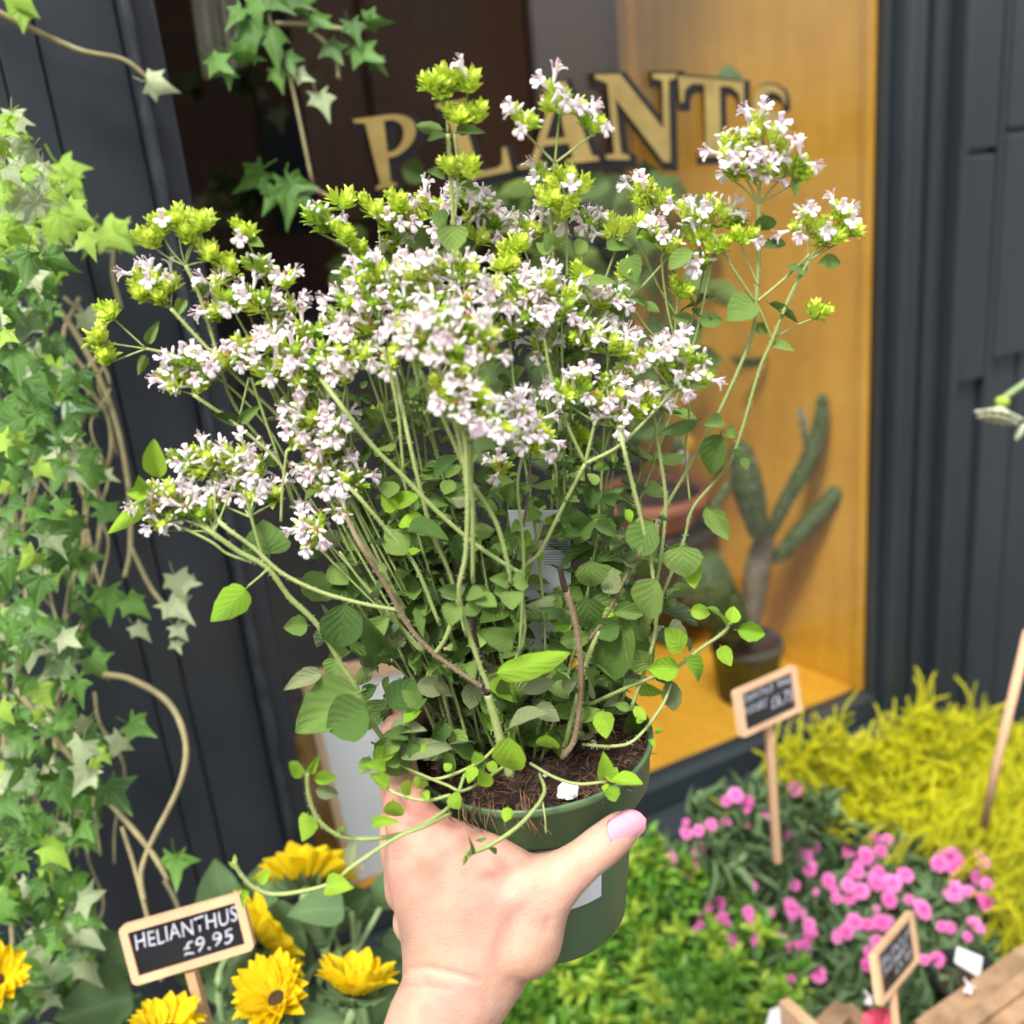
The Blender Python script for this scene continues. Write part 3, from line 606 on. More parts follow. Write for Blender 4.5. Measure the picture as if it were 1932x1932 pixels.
for kd in ('ivy', 'ivy_lime', 'ivy_pale'):
    b = MB()
    for x, y, d, L, k_ in ivs:
        if k_ != kd: continue
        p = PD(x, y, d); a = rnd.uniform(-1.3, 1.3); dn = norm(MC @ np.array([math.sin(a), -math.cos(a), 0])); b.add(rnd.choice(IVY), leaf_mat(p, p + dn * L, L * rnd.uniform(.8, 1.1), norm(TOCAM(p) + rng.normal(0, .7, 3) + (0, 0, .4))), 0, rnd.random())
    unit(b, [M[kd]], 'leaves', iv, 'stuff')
for k in range(26):
    x = rnd.uniform(-10, 190); y = rnd.uniform(480, 1500); q_ = [(x, y)]
    for j in range(4): x += rnd.uniform(-40, 55); y += rnd.uniform(40, 120); q_.append((min(x, 250), y))
    vine_obj(q_, .70 + .06 * rnd.random(), .0018, .0011, iv)
for x, y, px, kind, a in [(280, 155, 62, 'ivy_pale', 1.25), (20, -20, 70, 'ivy_lime', .8), (40, 20, 45, 'ivy_lime', .1), (40, 380, 80, 'ivy_lime', .3), (110, 310, 90, 'ivy_lime', .6), (140, 400, 70, 'ivy_lime', -.1), (195, 430, 75, 'ivy_lime', .9), (215, 440, 60, 'ivy_lime', 1.2), (60, 450, 80, 'ivy_pale', .3),
                          (330, 1085, 60, 'ivy_pale', .3), (315, 1140, 70, 'ivy_pale', .9), (345, 1100, 40, 'ivy_pale', 1.4), (255, 1180, 45, 'ivy_pale', .8), (200, 1110, 75, 'ivy', .1), (240, 1130, 60, 'ivy', .9), (330, 1180, 40, 'ivy_pale', .7), (330, 1210, 30, 'ivy_pale', .4),
                          (245, 1365, 60, 'ivy', 1.1), (230, 1390, 55, 'ivy_pale', -.5), (200, 1480, 80, 'ivy', .7), (140, 1470, 80, 'ivy', -.3), (330, 1610, 70, 'ivy', .1), (120, 1740, 95, 'ivy_pale', 1.0), (95, 1770, 80, 'ivy_pale', 0), (150, 1700, 60, 'ivy_pale', 1.8), (190, 960, 60, 'ivy', 1.1), (150, 1040, 70, 'ivy', .2), (160, 850, 60, 'ivy', .6), (115, 870, 70, 'ivy', -.2),
                          (80, 690, 90, 'ivy_pale', 1.2), (160, 590, 60, 'ivy_pale', .5), (135, 330, 50, 'ivy_lime', -.4), (20, 1210, 70, 'ivy', 1.2), (170, 1240, 60, 'ivy', .7), (190, 900, 40, 'ivy_pale', 1.3), (110, 1190, 60, 'ivy', .6)]:
    ivyleaf(x, y, .66, px * .66 / F, kind, a, .25)
iw = empty('ivy_plant', WP(520, 20, -.06)[2], 'sparse ivy trailing across the top of the dark window glass', 'ivy')
def iwl(x, y, px, a, kind='ivy', v=-.05, M_=IM):
    p = WP(x, y, v)[2]; L = px * depth(p) / F; dn = norm(MC @ np.array([math.sin(a), -math.cos(a), 0])); inst('leaf', rnd.choice(M_[kind]), leaf_mat(p, p + dn * L, L * .85, norm(TOCAM(p) + rng.normal(0, .3, 3) + (0, 0, .3))), iw)
for q in [[(503, -20), (510, 44), (547, 147), (592, 356)], [(520, 44), (600, 48), (660, 60), (690, 90)], [(560, 352), (592, 358), (640, 380)], [(590, 60), (630, 100), (640, 150)]]:
    b = MB(); b.add(tube(catmull([WP(x, y, -.05)[2] for x, y in q], 6), .0018, .0014, 5)); unit(b, [M['vine']], 'vine', iw)
for q in [(480, 0, 60, .2), (510, -10, 65, .9), (540, 0, 60, 1.2), (560, 10, 50, 1.9), (470, 40, 80, .1), (505, 50, 85, .3), (440, 95, 65, 1.2), (400, 110, 60, .9), (660, 45, 55, .4), (690, 40, 55, 1.5), (670, 90, 70, 1.0), (620, 80, 60, .5), (700, 110, 45, .8), (540, 100, 55, .3), (560, 140, 40, 1.2, 'ivy_pale'), (600, 180, 60, .4, 'ivy_pale'), (495, 320, 75, -.9), (545, 345, 60, 1.4), (540, 350, 90, 0.0), (555, 360, 70, .7), (520, 360, 55, -.5), (590, 30, 60, .9), (460, 20, 55, -.7), (520, 130, 50, .3), (430, 130, 40, .1)]: iwl(*q)
# ------------------------------------------------------------------ benches, crates
def inpoly(x, y, P):
    c = False; j = len(P) - 1
    for i in range(len(P)):
        if (P[i][1] > y) != (P[j][1] > y) and x < (P[j][0] - P[i][0]) * (y - P[i][1]) / (P[j][1] - P[i][1]) + P[i][0]: c = not c
        j = i
    return c
def rpoly(P, n):
    xs_ = [p[0] for p in P]; ys_ = [p[1] for p in P]; out = []
    while len(out) < n:
        x, y = rnd.uniform(min(xs_), max(xs_)), rnd.uniform(min(ys_), max(ys_))
        if inpoly(x, y, P): out.append((x, y))
    return out
c9 = lambda x, y: (1248.7 + .3536 * x, 1248.7 + .3536 * y)
ZB = .52                                        # bench top
bench = empty('display_bench', W(.5, -.3, 0), 'low dark bench carrying the potted plants below the window', 'bench')
for k in range(6):
    T = box((-.8, -.075 - k * .085, ZB - .02), (1.9, -.075 - k * .085 - .08, ZB)); T['v'] = np.array([W(a, b_, c) for a, b_, c in T['v']]); link(bpy.data.objects.new('plank', bevelled(mesh_of(T, 'plank', [M['bench']], False), .002)), bench)
for a in (-.7, .5, 1.8):
    for b_ in (-.1, -.55):
        T = box((a, b_ - .03, 0), (a + .05, b_ + .02, ZB - .021)); T['v'] = np.array([W(*q) for q in T['v']]); link(bpy.data.objects.new('leg', mesh_of(T, 'leg', [M['bench']], False)), bench)
def plank2(name, A, B, up, hgt, th, m, parent):
    A, B = np.array(A), np.array(B); d = B - A; up = norm(up); n = norm(np.cross(d, up)); v = []
    for s in (0, 1):
        for h in (0, -hgt):
            for t in (-th / 2, th / 2): v.append(A + d * s + up * h + n * t)
    me = mesh_of(tmpl(v, [(0, 1, 3, 2), (4, 6, 7, 5), (0, 4, 5, 1), (2, 3, 7, 6), (0, 2, 6, 4), (1, 5, 7, 3)]), name, [m], False); bevelled(me, .001); return link(bpy.data.objects.new(name, me), parent)
cr = empty('wooden_crate', PZ(1850, 1960, .56), 'weathered wooden crate at the lower right corner beside the yellow plant', 'crate')
A, B = PD(1768, 1966, .76), PD(1950, 1860, .82); B[2] = A[2]
q = norm(B - A); pq = np.array([q[1], -q[0], 0])
for k in range(3): plank2('plank', A - q * .1 - (0, 0, .001 + k * .062), B + q * .35 - (0, 0, .001 + k * .062), (0, 0, 1), .056, .012, M['crate'], cr)
for k in range(1): plank2('plank', A + pq * (.02 + .055 * k) + q * .01 - (0, 0, .012), B + pq * (.02 + .055 * k) + q * .3 - (0, 0, .012), pq, .048, .008, M['crate'], cr)
cr2 = empty('wooden_crate', PZ(1510, 1950, .5), 'small pale crate corner with crossed slats below the pink flowers', 'crate')
P1, P2, P3, P4 = [PD(*q) for q in ((1478, 1884, .84), (1545, 1945, .80), (1595, 1896, .84), (1520, 1970, .80))]
plank2('plank', P1 + (P1 - P2) * .0, P2 + (P2 - P1) * .7, (0, 0, 1), .05, .010, M['wood'], cr2); plank2('plank', P4, P3, (0, 0, 1), .05, .018, M['crate'], cr2)
plank2('plank', P3, P3 + (P2 - P1) * 1.2, (0, 0, 1), .05, .012, M['crate'], cr2)
def tag_card(pts, z, label, kind='plant label', ht=.0):
    cs = [PD(x, y, z) for x, y in pts]; fn, n = card(cs); o = slab('plant_label', fn, 0, 1, 0, 1, 0, .0015, M['white'], None, .0004); o['label'] = label; o['category'] = kind; return o, fn
tag_card([(1440, 1950), (1475, 1945), (1452, 1905), (1470, 1898)], .84, 'white paper corner standing beside the pale crate corner')
tag_card([(1800, 1815), (1848, 1845), (1805, 1785), (1853, 1805)], .86, 'white plastic plant label leaning on the black pot at lower right')
c = PD(1822, 1850, .93); pp = empty('plant_pot', c, 'black plastic nursery pot behind the white label at lower right', 'pot')
b = MB(); b.add(lathe([(0, -.09), (.024, -.09), (.031, 0), (.033, .0), (.033, .008), (.029, .008), (.028, -.03)], c)); unit(b, [M['black']], 'pot_wall', pp)
b = MB(); b.add(lathe([(.028, -.012), (0, -.010)], c)); unit(b, [M['soil']], 'soil', pp)
# ------------------------------------------------------------------ many alike pieces: the nearest 300 are parts, the rest one part
def scatter(items, meshes, tmpls, mat_, parent, name, many, limit=300):
    items.sort(key=lambda q: q[0])
    for d, Mx, k in items[:limit]: inst(name, meshes[k % len(meshes)], Mx, parent)
    if len(items) > limit:
        b = MB()
        for d, Mx, k in items[limit:]: b.add(tmpls[k % len(tmpls)], Mx, 0, rnd.random())
        unit(b, [mat_], many, parent, 'stuff')
# box shrub
def small_leaf(): return leaf_t(2, 4, 'ellip', .3, .25, 0, 0, 0, 0, 1)
HT = [small_leaf()]
hb = empty('box_shrub', PZ(1250, 1900, .55), 'glossy green box shrub with lime new tips below the green pot', 'shrub')
hp = [(925, 2010), (960, 1860), (1030, 1790), (1110, 1755), (1160, 1700), (1185, 1590), (1240, 1570), (1300, 1600), (1390, 1650), (1420, 1720), (1500, 1800), (1540, 1850), (1530, 1900), (1440, 1960), (1400, 2010)]
hl, hd_, sb = [], [], MB()
for x, y in rpoly(hp, 290):
    z = .70 + rnd.uniform(-.05, .02); p = PZ(x, y, z, -.1); p = p if depth(p) > .62 else PD(x, y, .62 + .05 * rnd.random())
    lean = np.array([rnd.uniform(-.5, .5), rnd.uniform(-.8, .1), 1.0]); lean = norm(lean); H = rnd.uniform(.03, .055); base = p - lean * H * 1.4; lime = rnd.random() < .5
    sb.add(tube([base, p], .0012, .0008, 4, False)); nn_ = 8
    for j in range(nn_):
        t = j / (nn_ - 1); o = base + (p - base) * (.25 + .75 * t)
        for s in (0, 1):
            a = j * math.pi / 2 + s * math.pi + rnd.uniform(-.3, .3); e1 = norm(np.cross(lean, (.3, .9, .1))); e2 = np.cross(lean, e1)
            d_ = norm((e1 * math.cos(a) + e2 * math.sin(a)) * (1.1 - .6 * t) + lean * (.35 + .9 * t * t)); L = rnd.uniform(.020, .029) * (1.05 - .35 * t)
            (hl if (lime and t > .45) else hd_).append((depth(o), leaf_mat(o, o + d_ * L, L * .36, norm(lean + rng.normal(0, .25, 3))), 0))
unit(sb, [M['stem']], 'twigs', hb, 'stuff')
scatter(hl, [mesh_of(HT[0], 'leaf', [M['hebe_lime']])], HT, M['hebe_lime'], hb, 'new_leaf', 'new_leaves')
scatter(hd_, [mesh_of(HT[0], 'leaf', [M['hebe']])], HT, M['hebe'], hb, 'leaf', 'leaves')
# golden sprigs
def sprig_t(seed):
    r = random.Random(seed); b = MB(); cx = r.uniform(.15, .5); P = catmull([(0, 0, 0), (0, .0, .4), (cx * .35, 0, .75), (cx, 0, .98)], 5); b.add(tube(P, .016, .010, 4, False))
    for j in range(46):
        t = j / 46; i = t * (len(P) - 1); k = int(i); o = P[k] + (P[min(k + 1, len(P) - 1)] - P[k]) * (i - k); tg = norm(P[min(k + 1, len(P) - 1)] - P[max(k - 1, 0)])
        e1 = norm(np.cross(tg, (.1, 1, .05))); e2 = np.cross(tg, e1); a = j * 2.4; d = norm((e1 * math.cos(a) + e2 * math.sin(a)) * .8 + tg * .9); L = .095 * (1 - .4 * t); sd_ = norm(np.cross(d, tg)) * .020
        b.add(tmpl([o - sd_, o + sd_, o + d * L], [(0, 1, 2)], 0, [(0, 0, 0)] * 3))
    return b.T()
SPG = [sprig_t(s) for s in range(5)]
gp = [c9(*q) for q in [(560, 470), (650, 420), (760, 430), (850, 330), (960, 360), (1040, 480), (1120, 430), (1240, 300), (1400, 230), (1500, 280), (1640, 240), (1760, 320), (2000, 340), (2000, 1980), (1880, 1850), (1850, 1500), (1800, 1300), (1740, 1090), (1500, 960), (1350, 930), (1000, 900), (850, 880), (780, 700), (700, 620)]]
gs = empty('golden_shrub', PZ(1750, 1500, .6), 'bright yellow feathery golden shrub beside the dark corrugated boards', 'shrub')
g1, g2 = [], []
def sprig(x, y, L, dr, dz=0.0):
    z = .70 + rnd.uniform(-.05, .03) + dz; p = PZ(x, y, z, -.09); zd = norm(dr); (g2 if rnd.random() < .30 else g1).append((depth(p), zmat(p - zd * L * .8, zd, L, hint=rng.normal(0, 1, 3)), rnd.randrange(5)))
for x, y in rpoly(gp, 1600): sprig(x, y, rnd.uniform(.032, .068), np.array([rnd.uniform(-.55, .55), rnd.uniform(-.9, .2), rnd.uniform(.6, 1.4)]), rnd.choice((0, 0, .02)))
for x, y in [(1485, 1385), (1475, 1425), (1510, 1380), (1545, 1365), (1585, 1340), (1598, 1345), (1645, 1388), (1640, 1400), (1700, 1340), (1755, 1280), (1740, 1298), (1780, 1345), (1830, 1295), (1850, 1330), (1880, 1345), (1915, 1350), (1620, 1420), (1690, 1360)]:
    for k in range(2): sprig(x + rnd.uniform(-8, 8), y + 16 * k, rnd.uniform(.055, .07), np.array([rnd.uniform(-.3, .35), -.2, 1]), .01)
for k in range(60):
    x = rnd.uniform(1500, 1925); y = np.interp(x, [1450, 1545, 1600, 1700, 1750, 1800, 1925], [1415, 1390, 1400, 1360, 1335, 1350, 1365]) + rnd.uniform(-6, 26); sprig(x, y, rnd.uniform(.05, .075), np.array([rnd.uniform(-.35, .35), rnd.uniform(-.3, .1), 1]), .0)
for x, y in [(1355, 1520), (1365, 1530)]: sprig(x, y, .04, np.array([-1, -.2, .3]))
scatter(g1, [mesh_of(t, 'sprig', [M['conifer']]) for t in SPG], SPG, M['conifer'], gs, 'sprig', 'sprigs')
scatter(g2, [mesh_of(t, 'sprig', [M['conifer2']]) for t in SPG], SPG, M['conifer2'], gs, 'green_sprig', 'green_sprigs')
# dianthus
dp = [c9(*q) for q in [(180, 900), (330, 780), (440, 650), (560, 680), (760, 640), (860, 800), (1000, 900), (1400, 960), (1700, 1060), (1800, 1300), (1700, 1560), (1560, 1800), (1350, 1980), (700, 1980), (640, 1700), (500, 1500), (300, 1400), (0, 1250), (-40, 1050)]]
blade = leaf_t(2, 4, 'ellip', .5, .3, 0, 0, 0, 0, 1); db = MB()
dn_ = empty('dianthus', PZ(1550, 1750, .6), 'mound of double pink dianthus flowers over blue green narrow foliage', 'flowers')
dblades = []
for x, y in rpoly(dp, 430):
    p = PZ(x, y, .685 + rnd.uniform(-.04, .01), -.09); dr = norm([rnd.uniform(-.7, .7), rnd.uniform(-1, .3), 1])
    for j in range(13):
        d_ = norm(dr + rng.normal(0, .55, 3)); L = rnd.uniform(.03, .055); o = p - dr * .035 + rng.normal(0, .006, 3); dblades.append((depth(o), leaf_mat(o, o + d_ * L, .0030, norm(rng.normal(0, 1, 3) + (0, 0, 1))), 0))
scatter(dblades, [mesh_of(blade, 'blade', [M['blade']])], [blade], M['blade'], dn_, 'blade', 'blades')
def pink_t(seed):
    r = random.Random(seed); b = MB()
    for lay in range(3):
        n = 6 - lay
        for k in range(n):
            a = 2 * math.pi * k / n + lay * .5 + r.uniform(-.15, .15); d = np.array([math.cos(a), math.sin(a), 0]); e = np.array([-d[1], d[0], 0]); R = (1, .74, .46)[lay] * r.uniform(.9, 1.08); P = []
            for i, (t, hw) in enumerate(((.08, .10), (.55, .40), (.88, .52), (1.0, .50))):
                for s in (-1, -.5, 0, .5, 1): P.append(d * R * (t + (.05 * ((int(s * 2) % 2) * 2 - 1) if i == 3 else 0)) + e * s * hw * R + np.array([0, 0, .12 * lay + .22 * t * (lay + .4) * .6 + .05 * math.sin(s * 5 + seed) - .10 * t * t]))
            b.add(tmpl(P, [(i * 5 + j, i * 5 + j + 1, i * 5 + j + 6, i * 5 + j + 5) for i in range(3) for j in range(4)], 0, [(0, tt, 0) for tt in (.08, .5, .85, 1) for _ in range(5)]), r=r.random() * .4)
    b.add(tube([(0, 0, -.9), (0, 0, -.1)], .16, .22, 6), mi=1); b.add(ball_t(4, 6, .16, .1), Matrix.Translation((0, 0, .18)), mi=2); return b.T()
PKM = [mesh_of(pink_t(s), 'pink_flower', [M['pink'], M['bract2'], M['pink_core']]) for s in range(3)]
fl9 = [(395,710,45),(465,740,35),(715,675,45),(130,910,40),(195,900,40),(265,870,40),(345,855,30),(195,1000,60),(40,1050,45),(20,1100,35),(125,1130,40),(460,925,38),(530,830,45),(510,865,35),(640,880,45),(725,870,48),(650,920,40),(565,1005,38),(690,960,50),(710,1010,55),(770,1030,40),(630,1050,45),(510,1090,50),(520,1130,40),(790,1105,42),(710,1190,38),(485,1195,35),(540,1205,35),(890,1170,45),(920,1220,25),(995,1190,42),(1060,1220,50),(1000,1255,40),(1045,1120,40),(1160,1130,50),(1150,1180,50),(1230,1180,60),(1300,1135,50),(990,1005,48),(1090,1035,60),(1170,1010,45),(1135,935,35),(1200,950,35),(1250,975,40),(1480,1075,50),(1540,1050,70),(1560,1100,50),(1690,1150,50),(1710,1070,45),(1740,1190,50),(1560,1220,60),(1640,1225,35),(1735,1285,55),(1215,1270,48),(1320,1270,30),(1395,1320,65),(1540,1420,33),(1665,1410,52),(700,1325,48),(750,1345,25),(680,1290,30),(580,1340,28),(395,1265,25),(300,1285,45),(250,1310,30),(245,1220,22),(460,1335,38),(350,1390,25),(365,1480,25),(550,1415,20),(505,1470,28),(640,1475,30),(785,1400,38),(785,1460,38),(700,1525,40),(755,1530,55),(835,1665,52),(1030,1390,50),(985,1440,48),(1100,1400,40),(1175,1395,48),(940,1455,35),(1150,1490,40),(1110,1550,40),(1090,1620,40),(1400,1590,35),(1470,1590,45),(690,1690,25),(180,1430,25),(200,1345,18),(640,1170,25),(560,1010,20)]
dst = MB()
for k in range(60):
    bx_, by_, br_ = rnd.choice(fl9[:90]); fl9.append((bx_ + rnd.uniform(-70, 70), by_ + rnd.uniform(-50, 60), rnd.uniform(20, 36)))
for k, (x, y, r_) in enumerate(fl9):
    vx, vy = c9(x, y); p = PZ(vx, vy, .705 + rnd.uniform(-.01, .012), -.1); R = r_ * .3536 * depth(p) / F * .80; ax = norm([rnd.uniform(-.5, .5), -.9 + rnd.uniform(-.5, .3), 1.1])
    inst('flower', PKM[k % 3], zmat(p, ax, R * .75, hint=rng.normal(0, 1, 3), sx=R * rnd.uniform(.9, 1.08)), dn_); dst.add(tube([p - ax * R * .8, p - ax * R - (0, 0, .03), p - (rnd.uniform(-.01, .01), 0, .07)], .0011, .0011, 4))
unit(dst, [M['blade']], 'flower_stems', dn_, 'stuff')
for x, y, r_, up in ((1080, 1800, 30, -1), (1610, 1740, 32, -1)):
    vx, vy = c9(x, y); p = PD(vx, vy, .80); inst('pale_flower', mesh_of(flower_t(3), 'pale_flower', [M['petal'], M['stamen']]), zmat(p + (0, .0, .01), (.3, -.2, -1), .013, sx=.014), dn_)
cf = empty('crimson_flower', PD(1665, 1925, .80), 'single crimson flower at the bottom edge by the chalkboard stake', 'flower')
CM = mesh_of(pink_t(5), 'petals', [M['crimson'], M['bract2'], M['pink_core']]); inst('petals', CM, zmat(PD(1664, 1938, .80), (-.1, -.6, 1), .014), cf)

# white flower hanging in from the right
wf = empty('white_flower', PD(1930, 760, .80), 'creamy white daisy nodding in from the right edge', 'flower')
ct = PD(1890, 762, .80); dax = norm(PD(1885, 800, .80) - PD(1900, 740, .80))
for lay in range(2):
    for k in range(15):
        a = 2 * math.pi * k / 15 + lay * .2; e1 = norm(np.cross(dax, (0, 1, .2))); e2 = np.cross(dax, e1); d_ = norm(e1 * math.cos(a) + e2 * math.sin(a) + dax * (.75 + .5 * lay))
        inst('petal', bpy.data.meshes.get('cream') or mesh_of(leaf_t(2, 4, 'petal', .3, .3, 0, 0, 0, 0, 1), 'cream', [M['cream']]), leaf_mat(ct, ct + d_ * .021, .0085, -norm(e1 * math.cos(a) + e2 * math.sin(a))), wf)
b = MB(); b.add(ball_t(6, 10, 1, .7), zmat(ct - dax * .002, dax, .006)); unit(b, [M['bract2']], 'calyx', wf)
b = MB(); b.add(tube(catmull([ct - dax * .004, PD(1912, 738, .80), PD(1945, 715, .80)], 5), .0028, .003, 6)); unit(b, [M['sunstem']], 'stem', wf)
inst('bud', mesh_of(BUD, 'bud', [M['cream']]), zmat(PD(1925, 815, .8), (.5, 0, 1), .008), wf)
stk = empty('wooden_stake', PD(1860, 1530, .98), 'slender wooden stake leaning out of the yellow shrub at right edge', 'stake')
b = MB(); b.add(tube([PD(1856, 1560, .99), PD(1880, 1440, .96), PD(1940, 1190, .9)], .004, .0045, 5)); unit(b, [M['wood']], 'stick', stk)
# ------------------------------------------------------------------ sunflowers
def sunleafm():
    return [mesh_of(t, 'leaf', [M['sunleaf']]) for t in (LEAF[2], LEAF[0], LEAF[3])]
SL = sunleafm(); PT = [mesh_of(leaf_t(4, 7, 'petal', .35, cv, .01, 0, 0, .04, s), 'petal', [M['sunpetal']]) for s, cv in ((1, .25), (2, -.2), (3, .05))]
def sunflower(x, y, d, Rpx, ax, label, stem_to, opened=.35, n=17, disc=.30):
    c = PD(x, y, d); R = Rpx * 1.2 * d / F; ax = norm(MC @ np.array(ax, float)); t = empty('sunflower', PD(*stem_to), label, 'sunflower', 'sunflowers below the ivy')
    e1 = norm(np.cross(ax, (.2, .1, 1))); e2 = np.cross(ax, e1)
    for lay in range(2):
        for k in range(n - 3 * lay):
            a = 2 * math.pi * k / (n - 3 * lay) + lay * .17 + rnd.uniform(-.1, .1); ra = e1 * math.cos(a) + e2 * math.sin(a); o = c + ra * R * disc * .9; dd = norm(ra + ax * (opened + .3 * lay + rnd.uniform(-.15, .15)))
            inst('petal', rnd.choice(PT), leaf_mat(o, o + dd * R * (1 - disc) * rnd.uniform(.9, 1.1), R * .40, norm(ax - ra * opened + rng.normal(0, .15, 3))), t)
    b = MB(); b.add(ball_t(8, 16, 1, .35), zmat(c + ax * R * .03, ax, R * disc)); unit(b, [M['sundisc']], 'disc', t)
    for k in range(14):
        a = 2 * math.pi * k / 14; ra = e1 * math.cos(a) + e2 * math.sin(a); o = c + ra * R * disc * .35 - ax * R * .10; dd = norm(ra + ax * .15 * rnd.random()); inst('sepal', SL[1], leaf_mat(o, o + dd * R * .58, R * .24, -ax), t)
    b = MB(); b.add(tube(catmull([c - ax * R * .05, c - ax * R * .5, (c - ax * R * .6 + PD(*stem_to)) / 2 + (0, 0, .01), PD(*stem_to)], 6), R * .12, R * .10, 8)); unit(b, [M['sunstem']], 'stem', t); return t
s1 = sunflower(580, 1665, .70, 88, (-.10, .80, -.60), 'sunflower seen from below against the white notice', (640, 1870, .74))
s2 = sunflower(487, 1780, .66, 88, (.72, .5, -.50), 'sunflower turned away at the right end of the HELIANTHUS chalkboard', (470, 1990, .70))
s3 = sunflower(522, 1885, .58, 76, (-.15, .55, .5), 'open sunflower facing the viewer with dark centre at the bottom edge', (540, 2050, .62), .75, 18, .18)
s4 = sunflower(668, 1872, .60, 84, (.10, .88, -.15), 'sunflower with upright petals against the wrist', (640, 2060, .64), .8)
s5 = sunflower(316, 1950, .58, 70, (.0, .9, .1), 'sunflower just below the left end of the HELIANTHUS chalkboard', (330, 2080, .6), .7)
s6 = sunflower(-5, 1850, .62, 60, (.3, .5, .5), 'sunflower cut by the left edge under the ivy', (-20, 2050, .66), .8, 16, .18)
for k in range(46):
    x = rnd.uniform(110, 760); y = rnd.uniform(1765 if x < 480 else 1690, 1960); s = rnd.choice([s1, s2, s3, s4, s5]); d = .68 + .12 * rnd.random(); p = PD(x, y, d); a = rnd.uniform(-2.4, 2.4); L = rnd.uniform(.035, .062)
    t_ = p + norm(MC @ np.array([math.sin(a), math.cos(a) * .6, rnd.uniform(-.2, .6)])) * L; inst('leaf', rnd.choice(SL), leaf_mat(p, t_, L * rnd.uniform(.55, .75), norm(TOCAM(p) + rng.normal(0, .3, 3) + (0, 0, .5))), s)
for k in range(9):
    b = MB(); x = rnd.uniform(430, 720); b.add(tube(catmull([PD(x, 1990, .72), PD(x + rnd.uniform(-40, 40), 1850, .70), PD(x + rnd.uniform(-60, 60), rnd.uniform(1700, 1780), .72)], 5), .003, .002, 6)); unit(b, [M['sunstem']], 'leaf_stalk', rnd.choice([s1, s2, s3, s4]))
# ------------------------------------------------------------------ chalkboard signs
def write(txt, fn, x0, x1, y0, y1, o, parent, shear=.15, name='writing'):
    cu_ = bpy.data.curves.new('t', 'FONT'); cu_.body = txt; cu_.shear = shear; cu_.offset = .008; cu_.resolution_u = 3; cu_.space_character = 1.05
    ob = bpy.data.objects.new('t', cu_); me = bpy.data.meshes.new_from_object(ob); bpy.data.objects.remove(ob)
    xs_ = [v.co.x for v in me.vertices]; ys_ = [v.co.y for v in me.vertices]; a, b_ = min(xs_), max(xs_); c_, d_ = min(ys_), max(ys_)
    for v in me.vertices:
        X = (v.co.x - a) / (b_ - a); Y_ = (v.co.y - c_) / (d_ - c_); v.co = Vector(fn(x0 + (x1 - x0) * X, y0 + (y1 - y0) * Y_ + .012 * math.sin(X * 21), o))
    me.materials.clear(); me.materials.append(M['chalk']); me.name = name; return link(bpy.data.objects.new(name, me), parent)
def chalksign(cs, stake, lines, label, fw=.07, asp=2.0, sw=.0042):
    P = [PD(*c_) for c_ in cs]; fn, n = card(P); t = empty('chalkboard_sign', PD(*stake[-1]), label, 'sign', 'chalkboard plant signs')
    fy = fw * asp
    slab('board', fn, fw * .6, 1 - fw * .6, fy * .6, 1 - fy * .6, -.001, .001, M['chalkboard'], t, .0002)
    # frame: rounded ring
    def rr(x0, x1, y0, y1, r):
        out = []
        for cx, cy, a0 in ((x1 - r, y1 - r * asp, 0), (x0 + r, y1 - r * asp, 90), (x0 + r, y0 + r * asp, 180), (x1 - r, y0 + r * asp, 270)):
            for k in range(6): a = math.radians(a0 + 18 * k); out.append((cx + r * math.cos(a), cy + r * asp * math.sin(a)))
        return out
    A_, B_ = rr(0, 1, 0, 1, .05), rr(fw, 1 - fw, fy, 1 - fy, .012); N_ = len(A_); v = []
    for o in (-.0022, .0028):
        for q in (A_, B_): v += [fn(x, y, o) for x, y in q]
    f = []
    for i in range(N_):
        j = (i + 1) % N_; f += [(2 * N_ + i, 2 * N_ + j, 3 * N_ + j, 3 * N_ + i), (i, N_ + i, N_ + j, j), (i, j, 2 * N_ + j, 2 * N_ + i), (N_ + i, 3 * N_ + i, 3 * N_ + j, N_ + j)]
    link(bpy.data.objects.new('frame', mesh_of(tmpl(v, f), 'frame', [M['wood']], False)), t)
    b = MB(); Q = [PD(*c_) for c_ in stake]; b.add(tube([Q[0], (Q[0] + Q[-1]) / 2, Q[-1]], sw, sw, 4)); unit(b, [M['wood']], 'stake', t, smooth=False)
    for (tx, x0, x1, y0, y1) in lines: write(tx, fn, x0, x1, y0, y1, .0014, t)
chalksign([(254, 1858, .60), (483, 1788, .60), (225, 1747, .60), (457, 1682, .60)], [(361, 1830, .603), (405, 1990, .62)], [('HELIANTHUS', .09, .93, .54, .80), ('£9.95', .44, .86, .22, .46)], 'chalkboard sign reading HELIANTHUS with a price, left of the wrist', .065, 2.0)
chalksign([(1396, 1393, .80), (1510, 1340, .85), (1383, 1304, .80), (1497, 1254, .85)], [(1450, 1368, .83), (1466, 1625, .88)], [('DIANTHUS', .11, .60, .66, .82), ("'PINK", .66, .90, .66, .82), ("KISSES'", .11, .48, .42, .58), ('£6.75', .52, .90, .30, .56)], 'chalkboard sign standing before the orange floor above the pink flowers', .085, 1.3)
chalksign([(1657, 1900, .76), (1731, 1810, .84), (1644, 1801, .76), (1717, 1716, .84)], [(1684, 1866, .79), (1692, 1960, .80)], [('BUXUS', .15, .88, .60, .76), ('SEMP.', .15, .80, .42, .55), ('£5.95', .40, .85, .22, .38)], 'steeply angled chalkboard sign at lower right among the pink flowers', .085, 1.0)
